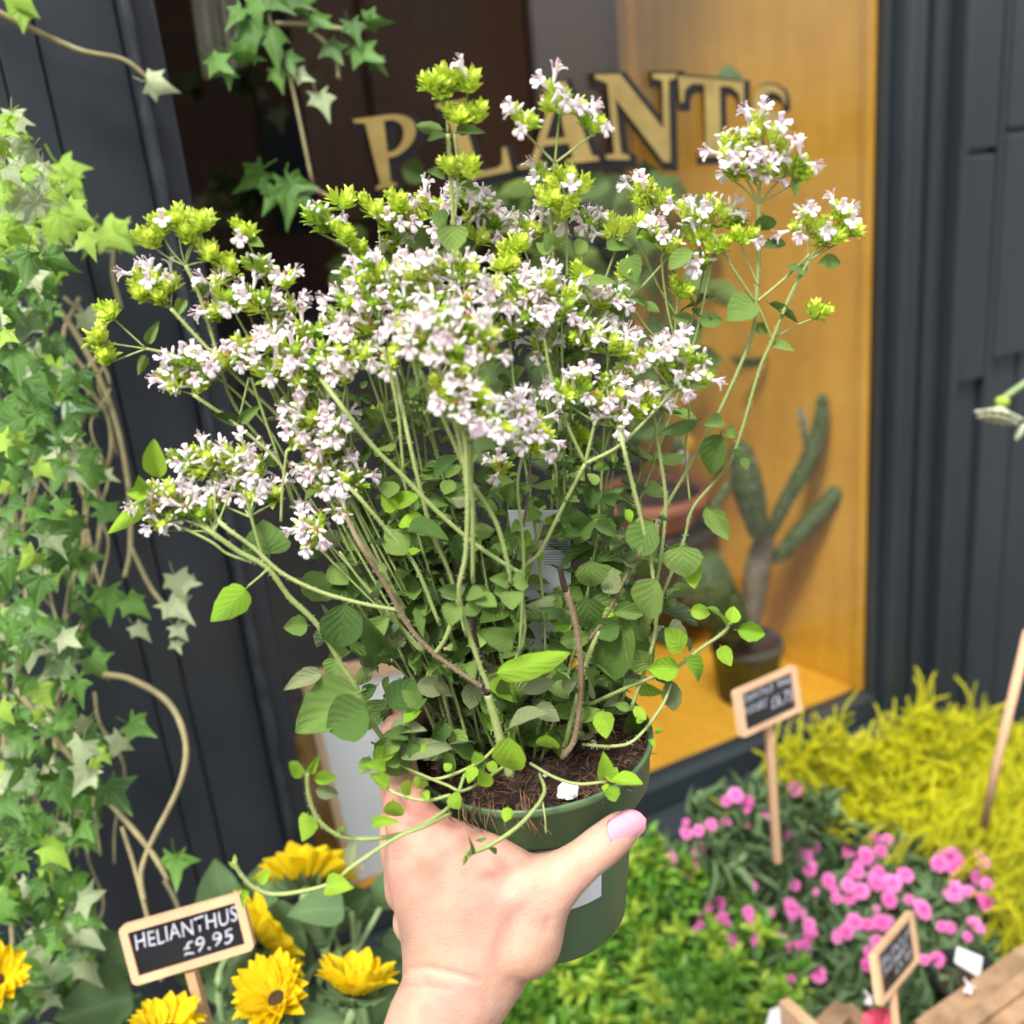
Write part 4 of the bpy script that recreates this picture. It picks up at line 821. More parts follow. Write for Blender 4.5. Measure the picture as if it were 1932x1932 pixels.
# ------------------------------------------------------------------ the green nursery pot
PC = PD(1000, 1392, .452); YP = PC[1]; RP = .0540
pot = empty('nursery_pot', PC - (0, 0, .10), 'dark green plastic nursery pot of compost held in the hand', 'pot')
prof = [(0, -.098), (.030, -.098), (.0345, -.096), (.0375, -.092), (.0425, -.050), (.0455, -.0245), (.0475, -.0225), (.0510, -.0215), (.0525, -.0195), (.0535, -.004), (.0548, -.003), (.0552, .0), (.0546, .0008), (.0530, .0), (.0520, -.006), (.050, -.02)]
b = MB(); b.add(lathe(prof, PC, 96)); po_ = unit(b, [M['pot']], 'pot_wall', pot)
sv, sf = [], []; NS = 40
for j in range(NS + 1):
    for k in range(64):
        r = .0522 * j / NS; a = 2 * math.pi * k / 64; x, y = r * math.cos(a), r * math.sin(a)
        h = -.006 + .004 * math.exp(-(r / .03) ** 2) + .0016 * math.sin(x * 310 + 1.3 * math.sin(y * 270)) * math.cos(y * 280 + x * 90) + rnd.uniform(-.0009, .0009)
        sv.append(PC + np.array([x, y, h]))
for j in range(NS):
    for k in range(64): sf.append((j * 64 + k, j * 64 + (k + 1) % 64, (j + 1) * 64 + (k + 1) % 64, (j + 1) * 64 + k))
link(bpy.data.objects.new('soil', mesh_of(tmpl(sv, sf), 'soil', [M['soil']])), pot)
b = MB()
for k in range(900):
    a, r = rnd.uniform(0, 6.28), .052 * math.sqrt(rnd.random()); p = PC + np.array([r * math.cos(a), r * math.sin(a), -.004 + rnd.uniform(0, .003)]); q = p + rng.normal(0, 1, 3) * (.0035, .0035, .0018)
    b.add(tube([p, (p + q) / 2 + rng.normal(0, .0006, 3), q], .00025, .0002, 3, False))
for k in range(26):
    p = PC + np.array([-.012 + rnd.uniform(-.024, .016), -.0535 - rnd.uniform(0, .002), rnd.uniform(-.006, .003)]); q = p + np.array([rnd.uniform(-.004, .004), -.001, -rnd.uniform(.002, .009)]); b.add(tube([p + (0, .008, .003), p, q], .0003, .0002, 3, False))
unit(b, [M['fibre']], 'coir_fibres', pot, 'stuff')
for k, (x, y, s) in enumerate([(1072, 1491, .0042), (1060, 1500, .002), (1150, 1445, .0012), (1120, 1400, .0013), (1030, 1462, .0012), (1090, 1380, .001)]):
    bm = bmesh.new(); bmesh.ops.create_icosphere(bm, subdivisions=2, radius=s)
    for v in bm.verts: v.co *= 1 + rnd.uniform(-.2, .25); v.co.z *= .7
    me = bpy.data.meshes.new('perlite'); bm.to_mesh(me); bm.free(); me.materials.append(M['perlite']); pz = PC[2] - .001
    link(bpy.data.objects.new('perlite', me), pot, Matrix.Translation(PZ(x, y, pz)))
# paper label wrapped on the pot body
def arcpatch(name, a0, a1, z0, z1, m, off=.0004, n=14):
    v = []; 
    for z in (z0, z1):
        R = np.interp(z, [-.092, -.050, -.0245], [.0375, .0425, .0455]) + off
        for k in range(n + 1): a = a0 + (a1 - a0) * k / n; v.append(PC + np.array([R * math.sin(a), -R * math.cos(a), z]))
    return link(bpy.data.objects.new(name, mesh_of(tmpl(v, [(k, k + 1, n + 2 + k, n + 1 + k) for k in range(n)]), name, [m])), pot)
arcpatch('paper_label', -.45, .62, -.062, -.0262, M['white'])
# ------------------------------------------------------------------ hand and forearm (one continuous skin)
hand = empty('person', PD(840, 1932, .40), 'bare hand and wrist holding the green pot, thumb with pink nail varnish across its front', 'person')
bm = bmesh.new()
def ball(p, r, sq=None):
    mt_ = Matrix.Translation(p)
    if sq is not None: mt_ = mt_ @ sq
    bmesh.ops.create_icosphere(bm, subdivisions=3, radius=r, matrix=mt_)
def chain(pts, step=.0022):
    P = [PD(x, y, d) for x, y, d, r in pts]; R = [q[3] for q in pts]; C = catmull(P, 8); RR = np.interp(np.linspace(0, len(P) - 1, len(C)), range(len(P)), R)
    for p, r in zip(C, RR): ball(p, r)
rows = [(2110, 690, 955, .405, .0200), (2040, 700, 945, .402, .0195), (1985, 708, 940, .402, .0190), (1932, 726, 938, .402, .0185), (1895, 744, 950, .402, .0180), (1867, 756, 972, .402, .0175), (1832, 757, 996, .402, .0165), (1800, 757, 1013, .402, .0160), (1760, 753, 1030, .401, .0150), (1720, 746, 1045, .400, .0142),
        (1690, 738, 1058, .399, .0135), (1660, 729, 1030, .399, .0125), (1632, 724, 985, .399, .0118), (1607, 725, 930, .399, .0110), (1585, 728, 880, .400, .0102), (1562, 728, 845, .402, .0098), (1540, 726, 823, .404, .0098), (1515, 722, 806, .407, .0096), (1490, 718, 795, .410, .0094)]
def rowat(i):
    k = int(i); t = i - k; a, b_ = rows[k], rows[min(k + 1, len(rows) - 1)]; return [a[q] * (1 - t) + b_[q] * t for q in range(5)]
for i in np.arange(0, len(rows) - 1 + .01, .5):
    y, xl, xr, d, r = rowat(i); rp = r * F / d
    n = max(2, int((xr - xl) / (rp * .5)))
    if xr - xl < 2 * rp: ball(PD((xl + xr) / 2, y, d), (xr - xl) / 2 * d / F); continue
    for k in range(n + 1):
        t = k / n; e = abs(2 * t - 1); x = xl + rp + (xr - xl - 2 * rp) * t; ball(PD(x, y, d + .004 * e * e), r)
chain([(985, 1768, .402, .0165), (1012, 1697, .400, .0140), (1052, 1660, .399, .0108), (1080, 1639, .3985, .0093), (1106, 1619, .399, .0085), (1133, 1598, .401, .0087), (1155, 1580, .403, .0082), (1170, 1567, .405, .0078), (1180, 1559, .4065, .0064)])
chain([(930, 1700, .399, .0125), (1000, 1672, .3985, .012), (1060, 1655, .399, .0098)])
chain([(775, 1560, .403, .0105), (762, 1500, .409, .0092), (750, 1450, .417, .0085), (750, 1405, .430, .0082), (757, 1365, .446, .0078), (790, 1340, .474, .0074), (850, 1330, .500, .0070), (905, 1335, .513, .0062)])
chain([(765, 1620, .409, .0100), (752, 1570, .425, .0085), (760, 1505, .455, .0082), (800, 1465, .490, .0078), (870, 1450, .515, .0074), (950, 1455, .523, .0062)])
chain([(770, 1680, .413, .0100), (762, 1640, .435, .0085), (780, 1590, .468, .008), (830, 1560, .500, .0078), (900, 1550, .517, .0072), (970, 1550, .522, .006)])
chain([(785, 1740, .416, .0100), (785, 1700, .440, .008), (810, 1660, .470, .0074), (860, 1640, .495, .007), (920, 1632, .508, .0065), (975, 1635, .510, .0055)])
me = bpy.data.meshes.new('h0'); bm.to_mesh(me); bm.free(); ho = bpy.data.objects.new('h0', me); COL.objects.link(ho)
rm = ho.modifiers.new('r', 'REMESH'); rm.mode = 'VOXEL'; rm.voxel_size = .0013
sm = ho.modifiers.new('s', 'SMOOTH'); sm.factor = .6; sm.iterations = 14
dg = bpy.context.evaluated_depsgraph_get(); hm = bpy.data.meshes.new_from_object(ho.evaluated_get(dg)); bpy.data.objects.remove(ho); hm.name = 'skin'
hm.materials.clear(); hm.materials.append(M['skin']); hv = np.zeros(len(hm.vertices) * 3); hm.vertices.foreach_get('co', hv); hv = hv.reshape(-1, 3); hno = np.zeros(len(hm.vertices) * 3); hm.vertices.foreach_get('normal', hno); hno = hno.reshape(-1, 3)
def crease(pts, depth_, wd):
    """a shallow skin fold along the line"""
    P = catmull([PD(x, y, .39) for x, y in pts], 8); cam0 = CAM
    dirs = np.array([norm(p - cam0) for p in P]); vd = (hv - cam0); dist = np.linalg.norm(vd, axis=1); vd = vd / dist[:, None]
    best = np.full(len(hv), 9.0)
    for i in range(len(dirs) - 1):
        a, b_ = dirs[i], dirs[i + 1]; ab = b_ - a; t = np.clip(((vd - a) @ ab) / (ab @ ab), 0, 1); dd = np.linalg.norm(vd - (a + t[:, None] * ab), axis=1) * dist; best = np.minimum(best, dd)
    amt = depth_ * np.exp(-(best / wd) ** 2) * ((hno @ norm(cam0 - PD(960, 1700, .4))) > .1); hv[:] = hv - hno * amt[:, None]
crease([(1060, 1618), (1066, 1640), (1072, 1662)], .0003, .0012); crease([(778, 1700), (800, 1680), (835, 1672)], -.0004, .004); crease([(860, 1590), (865, 1640), (850, 1700), (840, 1760)], -.0006, .0035); crease([(800, 1600), (812, 1660), (815, 1720)], -.0004, .003); crease([(960, 1700), (930, 1770), (900, 1840)], -.0007, .004); crease([(745, 1555), (770, 1560), (800, 1556)], .0004, .0016); crease([(735, 1500), (760, 1506), (785, 1500)], .0003, .0010)
crease([(755, 1835), (800, 1828), (860, 1838), (900, 1850)], .0009, .0012); crease([(745, 1868), (800, 1862), (850, 1868)], .0006, .001)
crease([(1095, 1600), (1104, 1618), (1118, 1640)], .00035, .0012); crease([(1110, 1592), (1120, 1612), (1132, 1632)], .0003, .001); crease([(1148, 1572), (1152, 1588), (1160, 1604)], .0002, .001)
crease([(1000, 1612), (1030, 1640), (1042, 1690), (1030, 1740)], .0004, .004); crease([(1010, 1745), (1030, 1760), (1035, 1740)], .0006, .002)
crease([(845, 1600), (880, 1635), (930, 1650), (980, 1640)], .0005, .006)
hm.vertices.foreach_set('co', hv.ravel()); hm.polygons.foreach_set('use_smooth', np.ones(len(hm.polygons), dtype=bool)); hm.update()
link(bpy.data.objects.new('skin', hm), hand)
# nail
nc = PD(1185, 1567, .3968); tipd = norm(PD(1209, 1551, .4015) - PD(1163, 1578, .3975)); nn2 = norm(TOCAM(nc) * 1.0 + norm(MC @ np.array([.5, -.6, 0])) * .5); nn2 = norm(nn2 - tipd * (nn2 @ tipd)); nx = np.cross(tipd, nn2); v, f = [], []
NL, NW = .0175, .0130; nu, nv_ = 12, 16
for s in (0, -.0005):
    for j in range(nv_ + 1):
        t = j / nv_
        hw = (1 - max(0, (.22 - t) / .22) ** 2.2) ** .5 if t < .22 else (1 if t < .55 else (1 - ((t - .55) / .45) ** 2.4) ** .55 if t < 1 else 0)
        hw = max(hw, .03)
        for i in range(nu + 1):
            u = 2 * i / nu - 1; v.append(nc + nx * u * hw * NW / 2 + tipd * (t - .48) * NL + nn2 * (-.0030 * (u * hw) ** 2 - .0015 * (t - .4) ** 2 + s))
Q = (nu + 1) * (nv_ + 1)
for j in range(nv_):
    for i in range(nu): a = j * (nu + 1) + i; f += [(a, a + 1, a + nu + 2, a + nu + 1), (Q + a, Q + a + nu + 1, Q + a + nu + 2, Q + a + 1)]
rim = [i for i in range(nu + 1)] + [j * (nu + 1) + nu for j in range(1, nv_ + 1)] + [nv_ * (nu + 1) + i for i in range(nu - 1, -1, -1)] + [j * (nu + 1) for j in range(nv_ - 1, 0, -1)]
f += [(rim[i], rim[(i + 1) % len(rim)], Q + rim[(i + 1) % len(rim)], Q + rim[i]) for i in range(len(rim))]
no = link(bpy.data.objects.new('thumb_nail', mesh_of(tmpl(v, f), 'thumb_nail', [M['nail']])), hand)
# ------------------------------------------------------------------ the oregano
org = empty('oregano_plant', PC, 'flowering oregano with pale pink heads and lime buds in the green pot', 'plant')
PX = lambda x, y, dy=0.0: PY(x, y, YP + dy)
flat = []                                         # (depth, kind, matrix) of single flowers, linked later
def head(x, y, rp, kind, dy=0.0, axis=None, base=None, tone=0):
    c = PX(x, y, dy); s = depth(c) / F; R = rp * s
    o0 = base if base is not None else PC + (0, 0, .02)
    ax = norm(norm(c - o0) * .6 + np.array([0, -.30, .75])) if axis is None else norm(axis)
    org_pt = c - ax * R * .75; b = MB(); n = int(min(26, max(3, round((rp / 21.0) ** 2 * 1.15)))); e1 = norm(np.cross(ax, (.3, .8, .1))); e2 = np.cross(ax, e1); myfl = []
    for k in range(n):
        t = (k + .5) / n; ct = 1 - t * 1.0; st_ = math.sqrt(max(0, 1 - ct * ct)); a = k * 2.39996 + rnd.uniform(-.25, .25); d = norm(ax * (ct + .12) + (e1 * math.cos(a) + e2 * math.sin(a)) * st_)
        L = rnd.uniform(.0078, .0102) * (1.08 if kind == 'g' else .98); tip = org_pt + d * R * (1.25 + .25 * ct) * rnd.uniform(.9, 1.05); bs0 = tip - d * L * .8
        if (bs0 - org_pt) @ d < 0: bs0 = org_pt
        dz = norm(d * .7 + ax * .35 + rng.normal(0, .12, 3)); gm = 1 if (kind != 'g' and rnd.random() < .35) else 0
        b.add(rnd.choice(SPK), zmat(bs0, dz, L, rng.normal(0, 1, 3), sx=L * (1.05 if kind == 'g' else 1.0)), gm)
        b.add(tube([org_pt, (org_pt + bs0) / 2 + rng.normal(0, .0006, 3), bs0], .00045, .0004, 4, False), mi=2, r=.4)
        nf_ = {'g': 0 if rnd.random() < .93 else 1, 'm': rnd.choice((0, 1, 1, 2)), 'p': rnd.choice((1, 1, 2, 3))}[kind]
        nbud = {'g': 0, 'm': rnd.choice((2, 3, 4)), 'p': rnd.choice((1, 2, 3))}[kind]
        f1 = norm(np.cross(dz, (.2, .5, .3))); f2 = np.cross(dz, f1); ph = rnd.uniform(0, 6.28)
        for q in range(nf_ + nbud):
            aa = ph + q * 2.4; side = f1 * math.cos(aa) + f2 * math.sin(aa); hgt = rnd.uniform(.22, .62)
            if side @ TOCAM(bs0) < -.55 and rnd.random() < .7: continue
            o = bs0 + dz * L * hgt + side * L * .10; fd = norm(side * rnd.uniform(.7, 1.2) + dz * rnd.uniform(.3, 1.0) + np.array([0, 0, -.15]) * (hgt < .5))
            if q < nf_:
                FL = rnd.uniform(.0072, .0092) * (1.12 if rp > 45 else 1.0); myfl.append((depth(o), rnd.randrange(4), zmat(o, fd, FL, (0, 0, 1), sx=FL * 1.15)))
            else: b.add(BUD, zmat(o + fd * .0018 + dz * L * .2, fd, rnd.uniform(.0014, .0024)), 3, rnd.random())
        if kind != 'g' and rnd.random() < .18 + tone: b.add(ball_t(4, 5, .6, 1), zmat(bs0 + dz * L * .8, rng.normal(0, 1, 3), .0014), 4)
    for k in range(2 + n // 5):      # collar leaves below the head
        a = rnd.uniform(0, 6.28); d = norm((e1 * math.cos(a) + e2 * math.sin(a)) + ax * .3); b.add(LEAF[4], leaf_mat(org_pt, org_pt + d * rnd.uniform(.004, .008), .0035, ax), 1)
    h = unit(b, [M['bract'], M['bract2'], M['stem'], M['bud'], M['brownbit']], 'flower_head' if kind != 'g' else 'bud_head', org); flat.append((h, myfl)); return org_pt, ax, R
def stem(P, r0=.0010, r1=.0007, m='stem', name='stem', hair=True):
    C = catmull(P, 7); b = MB(); b.add(tube(C, r0 * .66, r1 * .70, 6, True, .08), r=rnd.random())
    if hair and r0 >= .00105:
        seg = np.linalg.norm(np.diff(C, axis=0), axis=1); nh = int(seg.sum() / .0009); hp_ = []
        for q in range(min(nh, 500)):
            i = rnd.randrange(len(C) - 1); o = C[i] + (C[i + 1] - C[i]) * rnd.random(); d = norm(np.cross(rng.normal(0, 1, 3), C[i + 1] - C[i])); rr_ = .66 * (r0 + (r1 - r0) * i / len(C)); e = norm(np.cross(d, TOCAM(o))) * .00007
            b.add(tmpl([o + d * rr_ - e, o + d * rr_ + e, o + d * (rr_ + rnd.uniform(.0006, .0013))], [(0, 1, 2)], 1))
    unit(b, [M[m], M['hair']], name, org); return C
def S(pts, r0=.0010, r1=.0007, m='stem', dy=0.0): return stem([PX(q[0], q[1], q[2] if len(q) > 2 else dy) for q in pts], r0, r1, m)
leaves_big, leaves_auto = [], []
def lf(x0, y0, x1, y1, w_, kind='leaf_mid', dy=0.0, dt=None, tilt=.25, sh=None, big=True, nrm=None):
    b_ = PX(x0, y0, dy); t_ = PX(x1, y1, dy + (dt if dt is not None else rnd.uniform(-.008, .004))); wd = w_ * depth(b_) / F
    n_ = norm(TOCAM(b_) + np.array([0, 0, .35]) + rng.normal(0, tilt, 3)) if nrm is None else nrm
    (leaves_big if big else leaves_auto).append((kind, sh if sh is not None else rnd.randrange(5), leaf_mat(b_, t_, wd, n_)))
def pair(o, tan, L, kind='leaf_mid', big=False):
    a = rnd.uniform(0, 3.14); e1 = norm(np.cross(tan, (.3, .9, .2))); e2 = np.cross(tan, e1)
    for s in (0, math.pi):
        d = norm(e1 * math.cos(a + s) + e2 * math.sin(a + s) + tan * .35 + np.array([0, 0, -.15])); l_ = L * rnd.uniform(.75, 1.15); leaves_auto.append((kind, rnd.randrange(5), leaf_mat(o, o + d * l_, l_ * rnd.uniform(.55, .72), norm(tan + np.array([0, -.25, .4]) + rng.normal(0, .2, 3)))))
AS = []
def autostem(org_pt, ax, base_a=None):
    if AS and rnd.random() < .66:
        best = None
        for C in AS:
            for i in range(0, len(C), 3):
                dz_ = org_pt[2] - C[i][2]
                if .035 < dz_ < .10:
                    e = np.linalg.norm(C[i] - org_pt)
                    if best is None or e < best[0]: best = (e, C[i])
        if best is not None and best[0] < .11:
            q = best[1]; C = stem([q, (q + org_pt) / 2 - ax * .006 + (org_pt - q) * .1, org_pt - ax * .004, org_pt], .0009, .0006); i = len(C) // 2; pair(q, norm(org_pt - q), .010); return C
    dirx = org_pt - PC; h = dirx[:2] / (np.linalg.norm(dirx[:2]) + 1e-6); rr_ = min(.040, np.linalg.norm(dirx[:2]) * .4) * rnd.uniform(.5, 1)
    base = PC + np.array([h[0] * rr_ + rnd.uniform(-.010, .010), h[1] * rr_ + rnd.uniform(-.012, .012), -.004]); H = org_pt[2] - base[2]
    c1 = base + np.array([h[0] * .006, h[1] * .006, H * .45]) + rng.normal(0, .011, 3) + np.array([h[0], 0, 0]) * .012; c2 = org_pt - ax * H * .28 - (0, 0, H * .08)
    P = [(1 - t) ** 3 * base + 3 * (1 - t) ** 2 * t * c1 + 3 * (1 - t) * t * t * c2 + t ** 3 * org_pt for t in np.linspace(0, 1, 9)]
    C = stem(P, .00115, .0006, 'stem' if rnd.random() < .75 else 'stem_brown'); AS.append(C)
    for t in (.22, .34, .45, .55, .65, .76, .88):
        if rnd.random() < .85:
            i = int(t * (len(C) - 1)); pair(C[i], norm(C[min(i + 1, len(C) - 1)] - C[i - 1]), .018 * (1.15 - .75 * t), 'leaf_mid' if rnd.random() < .7 else 'leaf_dark')
    return C
heads = [  # x, y, r, kind, depth offset, makes its own stem
 (812,152,27,'g',0,0),(848,145,27,'g',0,0),(880,155,24,'g',0,0),(896,208,27,'g',0,0),(866,218,18,'g',0,0),(830,172,20,'g',0,0),(850,308,32,'g',0,0),(886,322,20,'g',0,0),
 (988,222,34,'p',0,0),(1055,180,44,'p',0,0),(1118,228,34,'p',0,0),
 (1068,340,50,'g',.004,1),(1015,330,22,'p',.01,0),(1060,388,34,'g',0,0),(1035,372,22,'g',0,0),
 (1385,275,42,'p',0,0),(1440,250,46,'m',0,0),(1490,300,40,'p',0,0),(1430,310,44,'p',0,0),(1385,320,24,'m',0,0),(1510,325,22,'g',0,0),
 (1535,415,40,'p',0,0),(1570,435,38,'g',0,0),(1612,425,28,'g',0,0),(1590,400,24,'m',0,0),
 (1300,400,34,'p',.01,1),(1350,395,42,'m',.01,1),(1390,410,26,'m',.01,0),(1240,365,38,'g',.02,1),(1205,360,24,'p',.02,0),(1165,425,38,'g',.015,1),(1210,412,26,'g',.015,1),(1255,455,32,'m',.01,1),(1230,440,20,'m',.01,0),(1350,455,32,'g',.005,1),(1310,440,26,'m',.01,0),(1400,440,24,'g',0,0),(1320,490,22,'m',.01,0),
 (595,398,34,'m',.01,1),(640,370,36,'g',.015,1),(610,420,24,'m',.01,0),(650,435,32,'g',0,1),(705,385,34,'g',.015,1),(752,378,34,'g',.015,1),(735,415,28,'m',.015,0),(815,385,38,'p',.02,1),(770,420,24,'m',.02,0),(905,390,38,'p',.02,1),(870,375,26,'p',.02,0),(935,412,28,'p',.02,1),(900,440,28,'m',.015,0),(680,470,24,'g',.01,0),
 (985,420,32,'p',.02,1),(1035,412,40,'p',.02,1),(1110,415,30,'p',.02,1),(1040,450,26,'p',.02,0),(960,480,32,'g',-.002,1),(945,500,22,'g',-.002,0),(975,462,18,'g',-.002,0),
 (282,450,24,'g',0,0),(330,402,27,'g',0,0),(375,412,30,'g',0,0),(355,440,24,'g',0,0),(395,472,27,'g',0,0),(300,430,22,'g',0,0),(458,430,30,'g',0,1),
 (275,520,34,'p',0,0),(262,545,28,'g',0,0),(315,530,26,'g',0,0),(295,555,24,'g',0,0),
 (430,500,40,'g',.0,1),(485,495,36,'m',0,1),(530,520,36,'m',0,1),(430,560,44,'p',-.004,1),(490,560,38,'p',-.004,1),(400,590,22,'p',0,0),
 (205,588,19,'g',0,0),(182,632,21,'g',0,0),(198,674,17,'g',0,0),
 (665,520,40,'p',-.015,1),(715,505,46,'p',-.015,1),(770,510,48,'m',-.018,1),(825,500,46,'p',-.018,1),(880,505,46,'p',-.015,1),(925,530,40,'p',-.012,1),(655,560,36,'p',-.015,1),(700,560,42,'p',-.02,1),(755,560,40,'m',-.02,1),(810,555,44,'p',-.02,1),(865,560,42,'m',-.02,1),(920,575,34,'p',-.015,1),
 (985,545,40,'p',-.01,1),(1035,530,44,'p',-.01,1),(1010,585,40,'m',-.012,1),(1060,575,38,'p',-.01,1),(1130,565,32,'p',.0,1),(1160,560,22,'m',.0,0),(1100,520,22,'g',0,0),
 (770,635,46,'p',-.055,0),(815,610,48,'p',-.055,0),(865,605,50,'m',-.055,0),(915,620,46,'p',-.055,0),(850,655,46,'m',-.06,0),(920,660,36,'p',-.055,0),(800,665,34,'p',-.055,0),(865,690,34,'m',-.06,0),
 (850,745,40,'p',-.06,0),(900,740,46,'m',-.062,0),(925,780,34,'m',-.062,0),(870,785,28,'m',-.062,0),(835,730,24,'p',-.06,0),(940,812,16,'p',-.062,0),
 (470,650,42,'m',-.01,1),(520,640,34,'p',-.01,1),(345,680,42,'p',-.01,0),(325,715,34,'p',-.01,0),(390,690,40,'m',-.01,0),(365,720,34,'m',-.01,0),(420,680,24,'p',-.01,0),(545,660,40,'p',-.02,1),(590,690,46,'m',-.02,1),(630,660,44,'p',-.02,1),(680,655,40,'m',-.02,1),(560,710,34,'m',-.02,1),(640,700,36,'m',-.02,1),(500,700,34,'p',-.015,1),(520,605,28,'m',0,1),(585,620,36,'m',-.005,1),(640,600,36,'m',-.005,1),(690,610,38,'m',-.015,1),(545,575,22,'m',0,0),(735,680,24,'m',-.02,0),
 (1110,620,38,'p',-.01,1),(1150,640,44,'m',-.01,1),(1185,660,36,'p',-.01,1),(1240,670,36,'p',-.02,0),(1285,660,44,'p',-.02,0),(1315,700,34,'p',-.02,0),(1270,705,34,'m',-.02,0),
 (1100,720,40,'p',-.015,0),(1150,735,42,'m',-.015,0),(1195,765,38,'p',-.015,0),(1225,750,24,'p',-.015,0),(1060,740,24,'p',-.015,0),(1165,790,24,'p',-.015,0),
 (1000,805,44,'p',-.03,1),(980,770,20,'p',-.03,0),(1010,840,24,'p',-.03,0),(945,880,18,'p',-.01,0),
 (585,780,42,'p',-.02,0),(630,800,38,'p',-.02,1),(560,825,32,'p',-.02,1),(610,840,24,'p',-.02,0),(640,895,46,'m',-.02,0),(600,880,24,'p',-.02,0),(665,910,26,'m',-.02,0),
 (345,865,30,'p',-.02,0),(390,860,38,'m',-.02,0),(440,855,38,'m',-.02,0),(475,885,34,'p',-.02,0),(430,905,38,'m',-.015,0),(310,925,36,'p',-.03,0),(345,945,40,'m',-.03,0),(300,985,30,'p',-.03,0),(380,960,36,'m',-.03,0),(470,930,36,'p',-.02,0),(515,930,26,'p',-.02,0),(410,940,24,'m',-.02,0),(290,950,24,'p',-.03,0),
 (590,985,34,'p',-.025,0),(650,965,26,'p',-.02,0),(585,1015,18,'p',-.025,0),
 (1540,588,18,'g',0,0),(1285,540,24,'g',.01,1),(1080,560,22,'g',0,0),(720,780,26,'g',.01,1),(1090,820,20,'g',.01,1),(1180,510,24,'g',.005,1),(740,460,22,'m',.02,0),(830,440,22,'m',.02,0),(1180,700,24,'m',-.005,1),(1020,650,28,'m',.0,1),(760,600,30,'m',-.02,1),(960,620,28,'m',-.01,1),
]
H = {}
for x, y, r, k, dy, own in heads:
    tone = .25 if (y > 840 and x < 700) or (y > 650 and x < 420) else 0
    if 640 < x < 960 and 490 < y < 800: r *= .86
    op, ax, R = head(x, y, r, k, dy, tone=tone); H[(x, y)] = op
    if own: autostem(op, ax)
def T(hx, *pts, r0=.0009, r1=.0006, m='stem', dy=0.0):
    """branch from the listed path up to the head at hx"""
    return stem([PX(q[0], q[1], q[2] if len(q) > 2 else dy) for q in pts] + [H[hx]], r0, r1, m)
# left green umbels and their branches
for h_ in ((330, 402), (375, 412), (282, 450), (300, 430), (355, 440), (395, 472)): T(h_, (350, 502), ((h_[0] + 350) / 2, (h_[1] + 520) / 2), r0=.0006, r1=.0005)
S([(350, 500), (378, 560), (402, 640), (440, 760), (530, 878), (600, 1000), (690, 1130), (800, 1290), (900, 1400)], .0012, .0007, dy=-.003)
for h_ in ((275, 520), (262, 545), (315, 530), (295, 555)): T(h_, (322, 582), r0=.0006, r1=.0005)
S([(322, 582), (382, 647), (450, 715), (545, 804), (640, 905), (740, 1060), (820, 1200), (930, 1390)], .0012, .0007, dy=-.006)
for h_ in ((205, 588), (182, 632), (198, 674)): T(h_, (276, 658), r0=.0006, r1=.0005)
S([(276, 658), (330, 672), (420, 720), (500, 800), (560, 900), (650, 1040), (780, 1230)], .0010, .0006, dy=-.004)
for h_ in ((345, 680), (325, 715), (390, 690), (365, 720), (420, 680)): T(h_, (364, 744, -.01), r0=.0006, r1=.0005)
S([(364, 744), (449, 804), (530, 878), (560, 960), (640, 1080), (740, 1240), (850, 1380)], .0012, .0007, dy=-.012)
S([(470, 712), (449, 800)], .0008, .0006, dy=-.01); S([(474, 712), (500, 790), (530, 878), (555, 963)], .0009, .0007, dy=-.01)
# top spires
for h_ in ((812, 152), (848, 145), (830, 172)): T(h_, (845, 250), (842, 205), r0=.0007, r1=.0005)
for h_ in ((896, 208), (880, 155), (866, 218)): T(h_, (858, 252), (872, 228), r0=.0007, r1=.0005)
S([(845, 252), (850, 330), (855, 418), (858, 520), (862, 700), (870, 900), (905, 1180), (930, 1400)], .0013, .0009); S([(858, 252), (864, 330), (858, 418)], .0008, .0007)
T((850, 308), (852, 352)); T((886, 322), (866, 350))
for h_ in ((988, 222), (1055, 180), (1118, 228)): T(h_, (1047, 308), r0=.0007, r1=.0006)
S([(1047, 308), (1042, 380), (1041, 470), (1048, 600), (1050, 760), (1040, 980), (1020, 1200), (1000, 1390)], .0013, .0009, dy=.004)
# right tall stems
for h_ in ((1385, 275), (1440, 250), (1490, 300), (1430, 310), (1385, 320), (1510, 325)): T(h_, (1431, 385), ((h_[0] + 1431) / 2, (h_[1] + 400) / 2), r0=.0007, r1=.0005)
S([(1431, 385), (1432, 470), (1427, 566), (1416, 640), (1358, 775), (1300, 880), (1249, 970), (1190, 1080), (1130, 1230), (1090, 1390)], .0013, .0010)
S([(1425, 570), (1385, 510), (1345, 440)], .0010, .0007, dy=.003); T((1350, 455), (1350, 470))
S([(1427, 570), (1475, 530), (1528, 480)], .0009, .0007, dy=0); S([(1427, 572), (1440, 600), (1457, 642)], .0008, .0006)
for h_ in ((1535, 415), (1570, 435), (1612, 425), (1590, 400)): T(h_, (1524, 492), r0=.0007, r1=.0005)
S([(1526, 492), (1490, 560), (1457, 642), (1432, 700), (1400, 810), (1372, 880), (1309, 956), (1290, 1020), (1255, 1110), (1190, 1250), (1130, 1380)], .0012, .0009, dy=-.002)
T((1540, 588), (1457, 640), (1500, 615), r0=.0006, r1=.0005)
for h_ in ((1400, 440), (1390, 410)): T(h_, (1405, 480), (1431, 540), r0=.0005, r1=.0004)
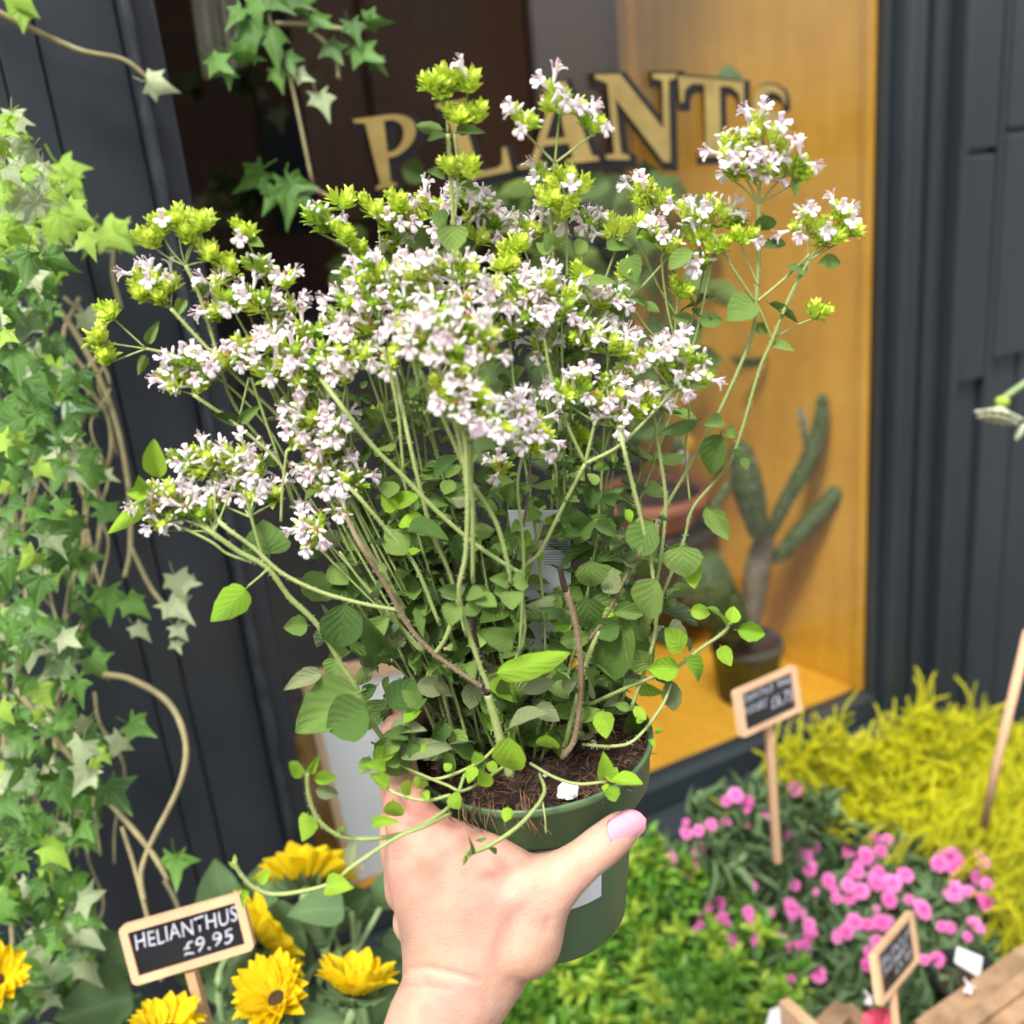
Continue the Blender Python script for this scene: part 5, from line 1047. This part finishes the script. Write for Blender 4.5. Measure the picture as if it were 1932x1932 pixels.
# middle right fork
S([(1104, 875), (1060, 960), (1020, 1040), (984, 1083), (990, 1180), (975, 1240), (924, 1303)], .0013, .0012, dy=-.02)
S([(1104, 875), (1070, 800), (1040, 710), (1027, 638)], .0012, .0008, dy=-.015); S([(1104, 875), (1122, 800), (1140, 730), (1150, 755)], .0012, .0008, dy=-.015)
S([(1104, 875), (1170, 840), (1235, 775), (1281, 725)], .0013, .0009, dy=-.02)
for h_ in ((1100, 720), (1150, 735), (1195, 765), (1225, 750), (1060, 740), (1165, 790)): T(h_, (1128, 800, -.015), r0=.0006, r1=.0005)
for h_ in ((1240, 670), (1285, 660), (1315, 700), (1270, 705)): T(h_, (1272, 742, -.02), r0=.0007, r1=.0005)
S([(1232, 776), (1245, 860), (1256, 949), (1246, 1055), (1225, 1160), (1170, 1330)], .0012, .001, dy=-.01); S([(1232, 776), (1255, 740), (1272, 735)], .0010, .0008, dy=-.015)
S([(1165, 792, -.015), (1175, 839), (1195, 920), (1211, 984), (1232, 1087), (1235, 1200), (1190, 1340)], .0013, .0011, dy=-.03); S([(1104, 875, -.015), (1115, 899), (1130, 960), (1140, 1015), (1140, 1200)], .0011, .001)
S([(1299, 720), (1300, 800), (1293, 850), (1302, 950)], .0008, .0007, dy=.0)
# central bold stems
S([(878, 800), (882, 949), (878, 1050), (866, 1126), (900, 1240), (924, 1303)], .0013, .0013, dy=-.058)
S([(893, 800), (888, 880), (892, 960), (892, 1100)], .0014, .0012, dy=-.05); S([(858, 790), (875, 870), (880, 920)], .0013, .0012, dy=-.056); S([(892, 914), (915, 950), (938, 991), (955, 1050), (963, 1101)], .0014, .0012, dy=-.045)
S([(598, 705, -.02), (638, 758), (700, 838), (762, 900), (820, 960), (878, 1012), (930, 1050), (984, 1083)], .0014, .0013, dy=-.04)
S([(723, 655), (740, 720), (751, 779), (762, 892)], .0011, .0009, dy=-.03); S([(793, 701), (825, 765), (853, 829), (875, 880)], .0012, .001, dy=-.04)
S([(742, 690, -.02), (772, 832), (800, 949), (818, 1013), (850, 1087), (880, 1200)], .0013, .0011, dy=-.03); S([(642, 905, -.02), (677, 938), (730, 1000), (783, 1066), (830, 1180)], .0013, .0012, dy=-.03); S([(1000, 815, -.03), (977, 906), (985, 1000), (988, 1083), (980, 1240)], .0010, .0010, dy=-.03)
S([(652, 970, -.025), (677, 1023), (726, 1101), (770, 1180), (818, 1232), (870, 1270), (924, 1305)], .0015, .0015, 'stem_brown', dy=-.045)
S([(888, 1130), (895, 1200), (908, 1260), (920, 1310)], .0019, .0022, 'stem_dark', dy=-.046); S([(920, 1310), (935, 1360), (950, 1420), (962, 1462)], .0024, .0030, 'stem', dy=-.046)
S([(1056, 1070), (1062, 1097), (1068, 1115)], .0016, .0020, 'stem_dark', dy=-.04); S([(1068, 1112), (1087, 1182), (1097, 1285), (1085, 1390), (1060, 1430)], .0019, .0019, 'stem_brown', dy=-.04)
S([(857, 1161), (840, 1205), (822, 1232)], .0014, .0013, dy=-.045); S([(1246, 975, -.01), (1215, 1030), (1180, 1090), (1145, 1160), (1110, 1210)], .0011, .0011, 'stem_brown', dy=-.03)
S([(1130, 1190), (1110, 1240), (1085, 1330), (1062, 1420)], .0015, .0017, 'stem', dy=-.03)
# long left branches
S([(365, 980, -.03), (400, 1005), (450, 1040), (505, 1072), (545, 1125), (600, 1180), (645, 1255), (668, 1290), (700, 1360), (735, 1408), (770, 1440)], .0016, .0019, dy=-.035)
S([(400, 962, -.02), (420, 990), (480, 1035), (530, 1080), (600, 1115), (680, 1138), (755, 1152)], .0014, .0012, 'stem', dy=-.035); S([(460, 925), (478, 990), (500, 1068)], .0010, .0009, dy=-.035)
S([(541, 850), (533, 920), (530, 984)], .0009, .0008, dy=-.025); S([(322, 985, -.03), (395, 1020), (430, 1045), (480, 1062)], .0010, .0009, dy=-.034)
for h_ in ((310, 925), (345, 945), (300, 985), (380, 960), (290, 950), (345, 865), (390, 860), (440, 855)): T(h_, (405, 1003, -.035), r0=.0007, r1=.0005)
for h_ in ((475, 885), (430, 905), (470, 930), (515, 930), (410, 940)): T(h_, (470, 975, -.035), r0=.0006, r1=.0005)
for h_ in ((590, 985), (650, 965), (585, 1015)): T(h_, (640, 1040, -.03), (700, 1120, -.03), (800, 1230, -.03), r0=.0008, r1=.0006)
for h_ in ((640, 895), (600, 880), (665, 910)): T(h_, (655, 960, -.02), (720, 1080, -.02), (830, 1250, -.02), r0=.0010, r1=.0006)
for h_ in ((585, 780), (610, 840)): T(h_, (600, 900, -.02), (680, 1050, -.02), (820, 1280, -.02), r0=.0010, r1=.0006)
for h_ in ((770, 635), (815, 610), (865, 605), (915, 620), (850, 655), (920, 660), (800, 665), (865, 690)): T(h_, (868, 740, -.058), r0=.0007, r1=.0005)
for h_ in ((850, 745), (900, 740), (925, 780), (870, 785), (835, 730), (940, 812)): T(h_, (880, 830, -.058), r0=.0007, r1=.0005)
S([(868, 735), (876, 790), (880, 835)], .0012, .0012, dy=-.057)
# trailing shoots over the rim
SH = [([(880, 1450, -.05), (862, 1500, -.062), (836, 1532, -.075), (772, 1568, -.085), (700, 1583, -.09), (640, 1576, -.09), (600, 1545, -.09), (583, 1500, -.09), (579, 1458, -.09)], .0011, .0012), ([(850, 1535, -.074), (800, 1560, -.09), (747, 1581, -.095), (666, 1634, -.10), (619, 1669, -.10), (530, 1687, -.10), (485, 1678, -.10), (455, 1650, -.10), (441, 1625, -.10)], .0010, .0012),
      ([(1018, 1460, -.05), (1026, 1498, -.064), (984, 1553, -.075), (924, 1595, -.08), (876, 1613, -.082)], .0010, .0014), ([(1100, 1405, -.03), (1150, 1408, -.045), (1196, 1397, -.045), (1246, 1337, -.04), (1267, 1290, -.035)], .0011, .0009), ([(1110, 1330, -.02), (1200, 1290, -.03), (1270, 1262, -.035), (1320, 1225, -.035), (1365, 1193, -.035), (1377, 1172, -.035)], .0014, .0010),
      ([(1000, 1440, -.04), (1045, 1466, -.05), (1090, 1479, -.056), (1143, 1475, -.058)], .0010, .0009), ([(760, 1450, -.04), (820, 1470, -.055), (900, 1440, -.05), (945, 1400, -.04)], .0010, .0009), ([(720, 1450, -.05), (735, 1490, -.065), (800, 1510, -.07), (850, 1500, -.068)], .0011, .0009), ([(745, 1440, -.045), (840, 1480, -.06), (880, 1490, -.06), (960, 1440, -.045)], .0009, .0009)]
for p_, a_, b_ in SH: S(p_, a_, b_)
S([(1021, 1500, -.064), (1028, 1540, -.07), (1030, 1572, -.07)], .0006, .0005)
S([(505, 1074), (490, 1088), (468, 1106)], .0008, .0006, dy=-.042); S([(508, 1068), (506, 1056)], .0008, .0006, dy=-.033); S([(300, 985, -.03), (285, 950, -.035), (292, 915, -.035)], .0009, .0008)
# leaves one can pick out
B, Mi, D, G = 'leaf_bright', 'leaf_mid', 'leaf_dark', 'leaf_dusty'
for q in [(1185,1150,1140,1292,98,D,-.03),(1242,1085,1216,1172,74,Mi,-.045),(1232,978,1202,1050,76,Mi,-.03),(1115,1052,1115,1116,62,Mi,-.035),(922,1275,1080,1232,50,B,-.05),(960,1382,968,1470,64,B,-.062),(1032,1382,1040,1420,46,B,-.055),(1138,1338,1144,1392,42,B,-.045),
  (955,1378,1028,1340,44,G,-.05),(1010,1328,1055,1358,36,G,-.045),(702,1335,612,1376,92,D,-.06),(690,1300,562,1385,104,Mi,-.045),(730,1338,782,1285,66,D,-.05),(470,1105,402,1172,60,B,-.042),(508,1052,498,985,88,Mi,-.03),(300,905,288,833,44,B,-.035),(278,940,208,1007,34,B,-.035),(282,932,238,930,30,B,-.035),(275,925,262,905,30,B,-.034),
  (615,1270,531,1295,36,G,-.045),(650,1130,640,1226,84,D,-.035),(812,1115,800,1215,90,D,-.02),(738,1158,680,1218,44,Mi,-.035),(975,1212,905,1192,46,Mi,-.04),(880,1125,912,1120,32,Mi,-.06),(862,1122,832,1112,30,Mi,-.06),(862,1135,845,1180,42,Mi,-.062),(885,1132,898,1162,42,Mi,-.062),(895,1128,936,1140,36,Mi,-.062),(850,1120,830,1095,34,Mi,-.055),
  (962,1108,932,1118,34,Mi,-.05),(965,1112,966,1152,44,Mi,-.052),(965,1105,1000,1098,34,Mi,-.05),(960,1098,930,1090,30,Mi,-.048),(970,1100,980,1078,26,Mi,-.046),(1288,1232,1258,1188,46,B,-.04),(1298,1152,1345,1158,30,B,-.038),(1385,1188,1441,1196,38,B,-.035),(1378,1178,1386,1143,30,B,-.035),(1372,1180,1338,1140,30,B,-.034),(1358,1216,1380,1256,30,B,-.035),
  (1290,1238,1332,1288,44,B,-.04),(1286,1262,1222,1262,46,B,-.04),(1262,1275,1272,1338,38,G,-.035),(1285,1025,1292,1092,76,Mi,-.03),(1310,1045,1312,1110,44,B,-.025),(1328,948,1374,1018,40,Mi,-.01),(1362,812,1338,898,56,D,-.01),(1322,790,1242,822,28,D,-.01),(1372,805,1388,828,24,Mi,-.01),(1365,792,1332,800,30,Mi,-.01),(1395,862,1412,885,22,Mi,-.005),(1395,860,1382,848,16,Mi,-.005),
  (1428,568,1372,600,64,Mi,-.003),(1440,402,1450,438,42,Mi,-.003),(1438,466,1486,456,27,D,0),(1527,500,1482,508,36,Mi,0),(1540,497,1588,493,30,Mi,0),(1455,650,1497,657,22,Mi,0),(1445,568,1502,610,18,Mi,0),(1420,612,1452,628,22,Mi,.003),(852,418,852,480,60,Mi,-.006),(845,420,815,404,38,Mi,0),(360,550,398,532,30,Mi,0),(348,560,330,602,22,Mi,0),(276,650,298,608,20,Mi,0),(276,668,262,706,20,Mi,0),
  (500,590,554,576,24,Mi,-.005),(840,245,780,238,24,Mi,0),(843,256,806,270,14,Mi,0),(856,252,918,254,18,Mi,0),(842,338,803,325,28,Mi,0),(855,340,898,356,28,Mi,0),(862,250,895,238,18,Mi,0),(1090,545,1162,524,34,Mi,-.008),(1160,540,1168,600,42,Mi,0),(1048,470,1030,440,34,Mi,.004),(1046,472,1010,462,34,Mi,.003),(1310,470,1262,506,40,Mi,.004),(1306,602,1270,598,26,Mi,.003),(1316,608,1366,603,32,Mi,.003),(1215,570,1245,588,18,Mi,.003),(1216,572,1195,560,20,Mi,.003),
  (1185,480,1200,530,46,Mi,.006),(1140,470,1190,460,36,Mi,.01),(1105,450,1085,480,30,Mi,0),(1500,330,1502,375,18,Mi,0),(395,470,410,510,18,Mi,0),(470,455,495,462,22,Mi,0),(530,878,500,860,24,Mi,-.008),(449,800,395,782,24,D,-.01),(449,800,490,765,22,Mi,-.01),(1125,870,1152,885,30,D,-.012),(890,822,880,840,16,Mi,-.05),(1055,905,1000,920,20,Mi,-.02),(860,860,815,900,30,D,-.03),(880,905,890,870,26,Mi,-.04),(720,680,745,715,24,D,-.01),
  (580,1458,540,1443,32,B,-.09),(583,1455,600,1430,16,B,-.09),(590,1470,636,1466,26,B,-.09),(592,1490,640,1498,26,G,-.09),(582,1532,575,1585,42,B,-.09),(640,1575,655,1570,8,B,-.09),(700,1555,745,1548,24,B,-.09),(668,1585,658,1640,26,G,-.092),(612,1672,660,1672,42,B,-.10),(489,1670,508,1640,20,B,-.10),(450,1640,430,1625,9,B,-.10),(442,1632,443,1612,9,B,-.10),(470,1680,452,1695,14,B,-.10),(458,1688,460,1712,12,B,-.10),
  (735,1485,695,1460,26,B,-.065),(730,1450,690,1440,24,B,-.06),(742,1505,748,1550,40,B,-.07),(752,1480,778,1505,34,B,-.068),(700,1435,755,1415,34,B,-.055),(785,1490,800,1465,30,B,-.068),(795,1495,808,1508,20,B,-.068),(845,1500,870,1525,34,B,-.07),(850,1455,838,1440,18,B,-.06),(905,1450,925,1480,30,B,-.058),(900,1445,880,1475,28,B,-.058),(905,1440,895,1415,26,B,-.056),(915,1440,940,1455,24,B,-.056),(958,1520,955,1552,22,B,-.07),(968,1545,955,1530,14,B,-.072),
  (880,1612,895,1590,10,Mi,-.082),(880,1614,875,1632,9,B,-.082),(910,1590,905,1580,22,Mi,-.08),(920,1600,940,1610,12,Mi,-.08),(1143,1472,1140,1425,34,B,-.058),(1145,1475,1165,1448,30,B,-.06),(1150,1472,1212,1475,34,B,-.062),(1148,1480,1160,1512,30,B,-.062),(1140,1478,1150,1500,16,B,-.06),(1200,1352,1215,1360,20,B,-.045),(1235,1380,1250,1378,12,B,-.045),(1225,1395,1235,1408,12,B,-.045),(1195,1330,1220,1360,22,B,-.04),
  (745,1420,850,1408,42,G,-.05),(730,1380,800,1372,36,G,-.048),(780,1290,850,1300,40,G,-.03),(700,1400,780,1450,80,Mi,-.045),(985,1310,1045,1282,34,G,-.045),(1060,1300,1090,1285,26,G,-.04),(900,1330,960,1330,44,D,-.035),(985,1000,945,1040,40,D,-.01),(1040,1000,1110,1005,34,Mi,-.01),(1110,970,1165,1010,36,Mi,-.01),(1130,960,1170,930,28,D,-.01),(1200,1180,1190,1270,60,Mi,-.02),(1105,1120,1120,1200,66,D,-.02),(1060,1120,1040,1150,40,Mi,-.02),
  (600,1060,575,1010,40,Mi,-.02),(620,1065,655,1100,44,Mi,-.02),(560,1090,650,1120,60,D,-.01),(585,1180,535,1185,40,Mi,-.03),(640,1240,620,1290,46,Mi,-.03),(690,1030,640,1000,44,Mi,-.015),(740,960,790,930,40,'leaf_bright',-.02),(770,960,800,1010,34,B,-.02),(750,965,720,930,30,B,-.02),(830,925,900,940,44,Mi,-.01),(820,985,760,1030,56,D,-.01),(850,1010,900,1060,50,D,-.01),(700,1085,760,1130,64,D,0),(760,1170,840,1160,50,Mi,-.02)]: lf(*q)
for k in range(12): x, y = rnd.uniform(690, 815), rnd.uniform(1320, 1440); a = rnd.uniform(2, 6); lf(x, y, x + 42 * math.cos(a), y - 42 * math.sin(a), 30, rnd.choice([D, Mi, Mi, B]), -.052, None, .4)
# filling foliage between soil and flowers
for k in range(520):
    t = rnd.random(); y = 900 + 530 * t ** .8; half = np.interp(y, [880, 1000, 1150, 1300, 1430], [260, 320, 330, 260, 175]); x = 940 + half * rnd.uniform(-1, 1) + (20 if y > 1250 else 0); dy = rnd.uniform(-.035, .045)
    if y > 1380 and x > 1050: continue
    if 950 < x < 1085 and 940 < y < 1235 and rnd.random() < .65: continue
    a = rnd.uniform(0, 6.28); L = rnd.uniform(26, 84); L *= .8 if y < 1000 else 1
    kind = rnd.choices([D, Mi, G, B], [.36, .44, .12, .08])[0]; lf(x, y, x + L * math.cos(a), y - L * math.sin(a) * .8 + 8, L * rnd.uniform(.45, .74), kind, dy, rnd.uniform(-.02, .02), .55, big=False)
for k in range(150):
    x = rnd.uniform(560, 1200); y = rnd.uniform(640, 900); a = rnd.uniform(0, 6.28); L = rnd.uniform(18, 36); lf(x, y, x + L * math.cos(a), y - L * math.sin(a), L * .6, rnd.choice([D, Mi, Mi]), rnd.uniform(.0, .035), None, .5, big=False)
for k in range(14):      # inner upright stems
    x = rnd.uniform(700, 1220); y1 = rnd.uniform(780, 1100); dy = rnd.uniform(-.02, .04); xb = 950 + (x - 950) * .45 + rnd.uniform(-25, 25); C = S([(xb, 1400), ((x + xb) / 2 + rnd.uniform(-25, 25), (1400 + y1) / 2), (x, y1)], .0013, .0008, rnd.choice(['stem', 'stem', 'stem_brown']), dy=dy); [pair(C[-1 - 2 * q_], norm(C[-1] - C[-3]), .006 + .003 * q_, 'leaf_bright' if q_ < 2 else 'leaf_mid') for q_ in range(4)]
nleft = 300 - len(leaves_big); leaves_auto.sort(key=lambda q: depth(np.array(q[2].translation)) - 2.2 * abs((q[2].col[1].to_3d()).length))
for k, s_i, mx in leaves_big + leaves_auto[:nleft]: inst('leaf', LM[k][s_i], mx, org)
b = MB(); order = ['leaf_dark', 'leaf_mid', 'leaf_bright', 'leaf_dusty']
for k, s_i, mx in leaves_auto[nleft:]: b.add(LEAF[s_i], mx, order.index(k), rnd.random())
unit(b, [M[q] for q in order], 'leaves', org, 'stuff')
# single flowers: the nearest 300 as pieces of their own head, the rest joined per head
allf = sorted([(d, hi, k, mx) for hi, (h, fs) in enumerate(flat) for d, k, mx in fs], key=lambda q: q[0]); print('flowers', len(allf), 'heads', len(flat), 'leaves', len(leaves_big), len(leaves_auto))
FM = [mesh_of(t, 'flower', [M['petal'], M['stamen']]) for t in FLW]; rest = {}
for i, (d, hi, k, mx) in enumerate(allf):
    if i < 300: inst('flower', FM[k], mx, flat[hi][0])
    else: rest.setdefault(hi, []).append((k, mx))
for hi, L_ in rest.items():
    b = MB()
    for k, mx in L_: b.add(FLW[k], mx, None, rnd.random())
    unit(b, [M['petal'], M['stamen']], 'flowers', flat[hi][0], 'stuff')
# plastic name tag pushed into the compost
tg, tn = card([PX(995, 1225, .004), PX(1078, 1225, .004), PX(958, 962, -.004), PX(1076, 962, -.004)]); tag = empty('plant_label', tg(.5, 0), 'white plastic name tag with barcode standing among the oregano stems', 'label')
slab('card', tg, 0, 1, 0, 1, 0, .0006, M['white'], tag, .0002)
for k in range(11):
    slab('barcode_line', tg, .52, .95, .80 - k * .017, .80 - k * .017 + rnd.choice([.004, .007, .010]), .0007, .0009, M['greytext'], tag, 0)
for k, (x, r_) in enumerate([(.42, .05), (.55, .045), (.64, .05)]):
    b = MB(); b.add(tube([tg(x + r_ * math.cos(a), .07 + r_ * .4 * math.sin(a), .001) for a in np.linspace(0, 6.3, 12)], .0005, .0005, 4)); unit(b, [M['black']], 'printed_ring', tag)
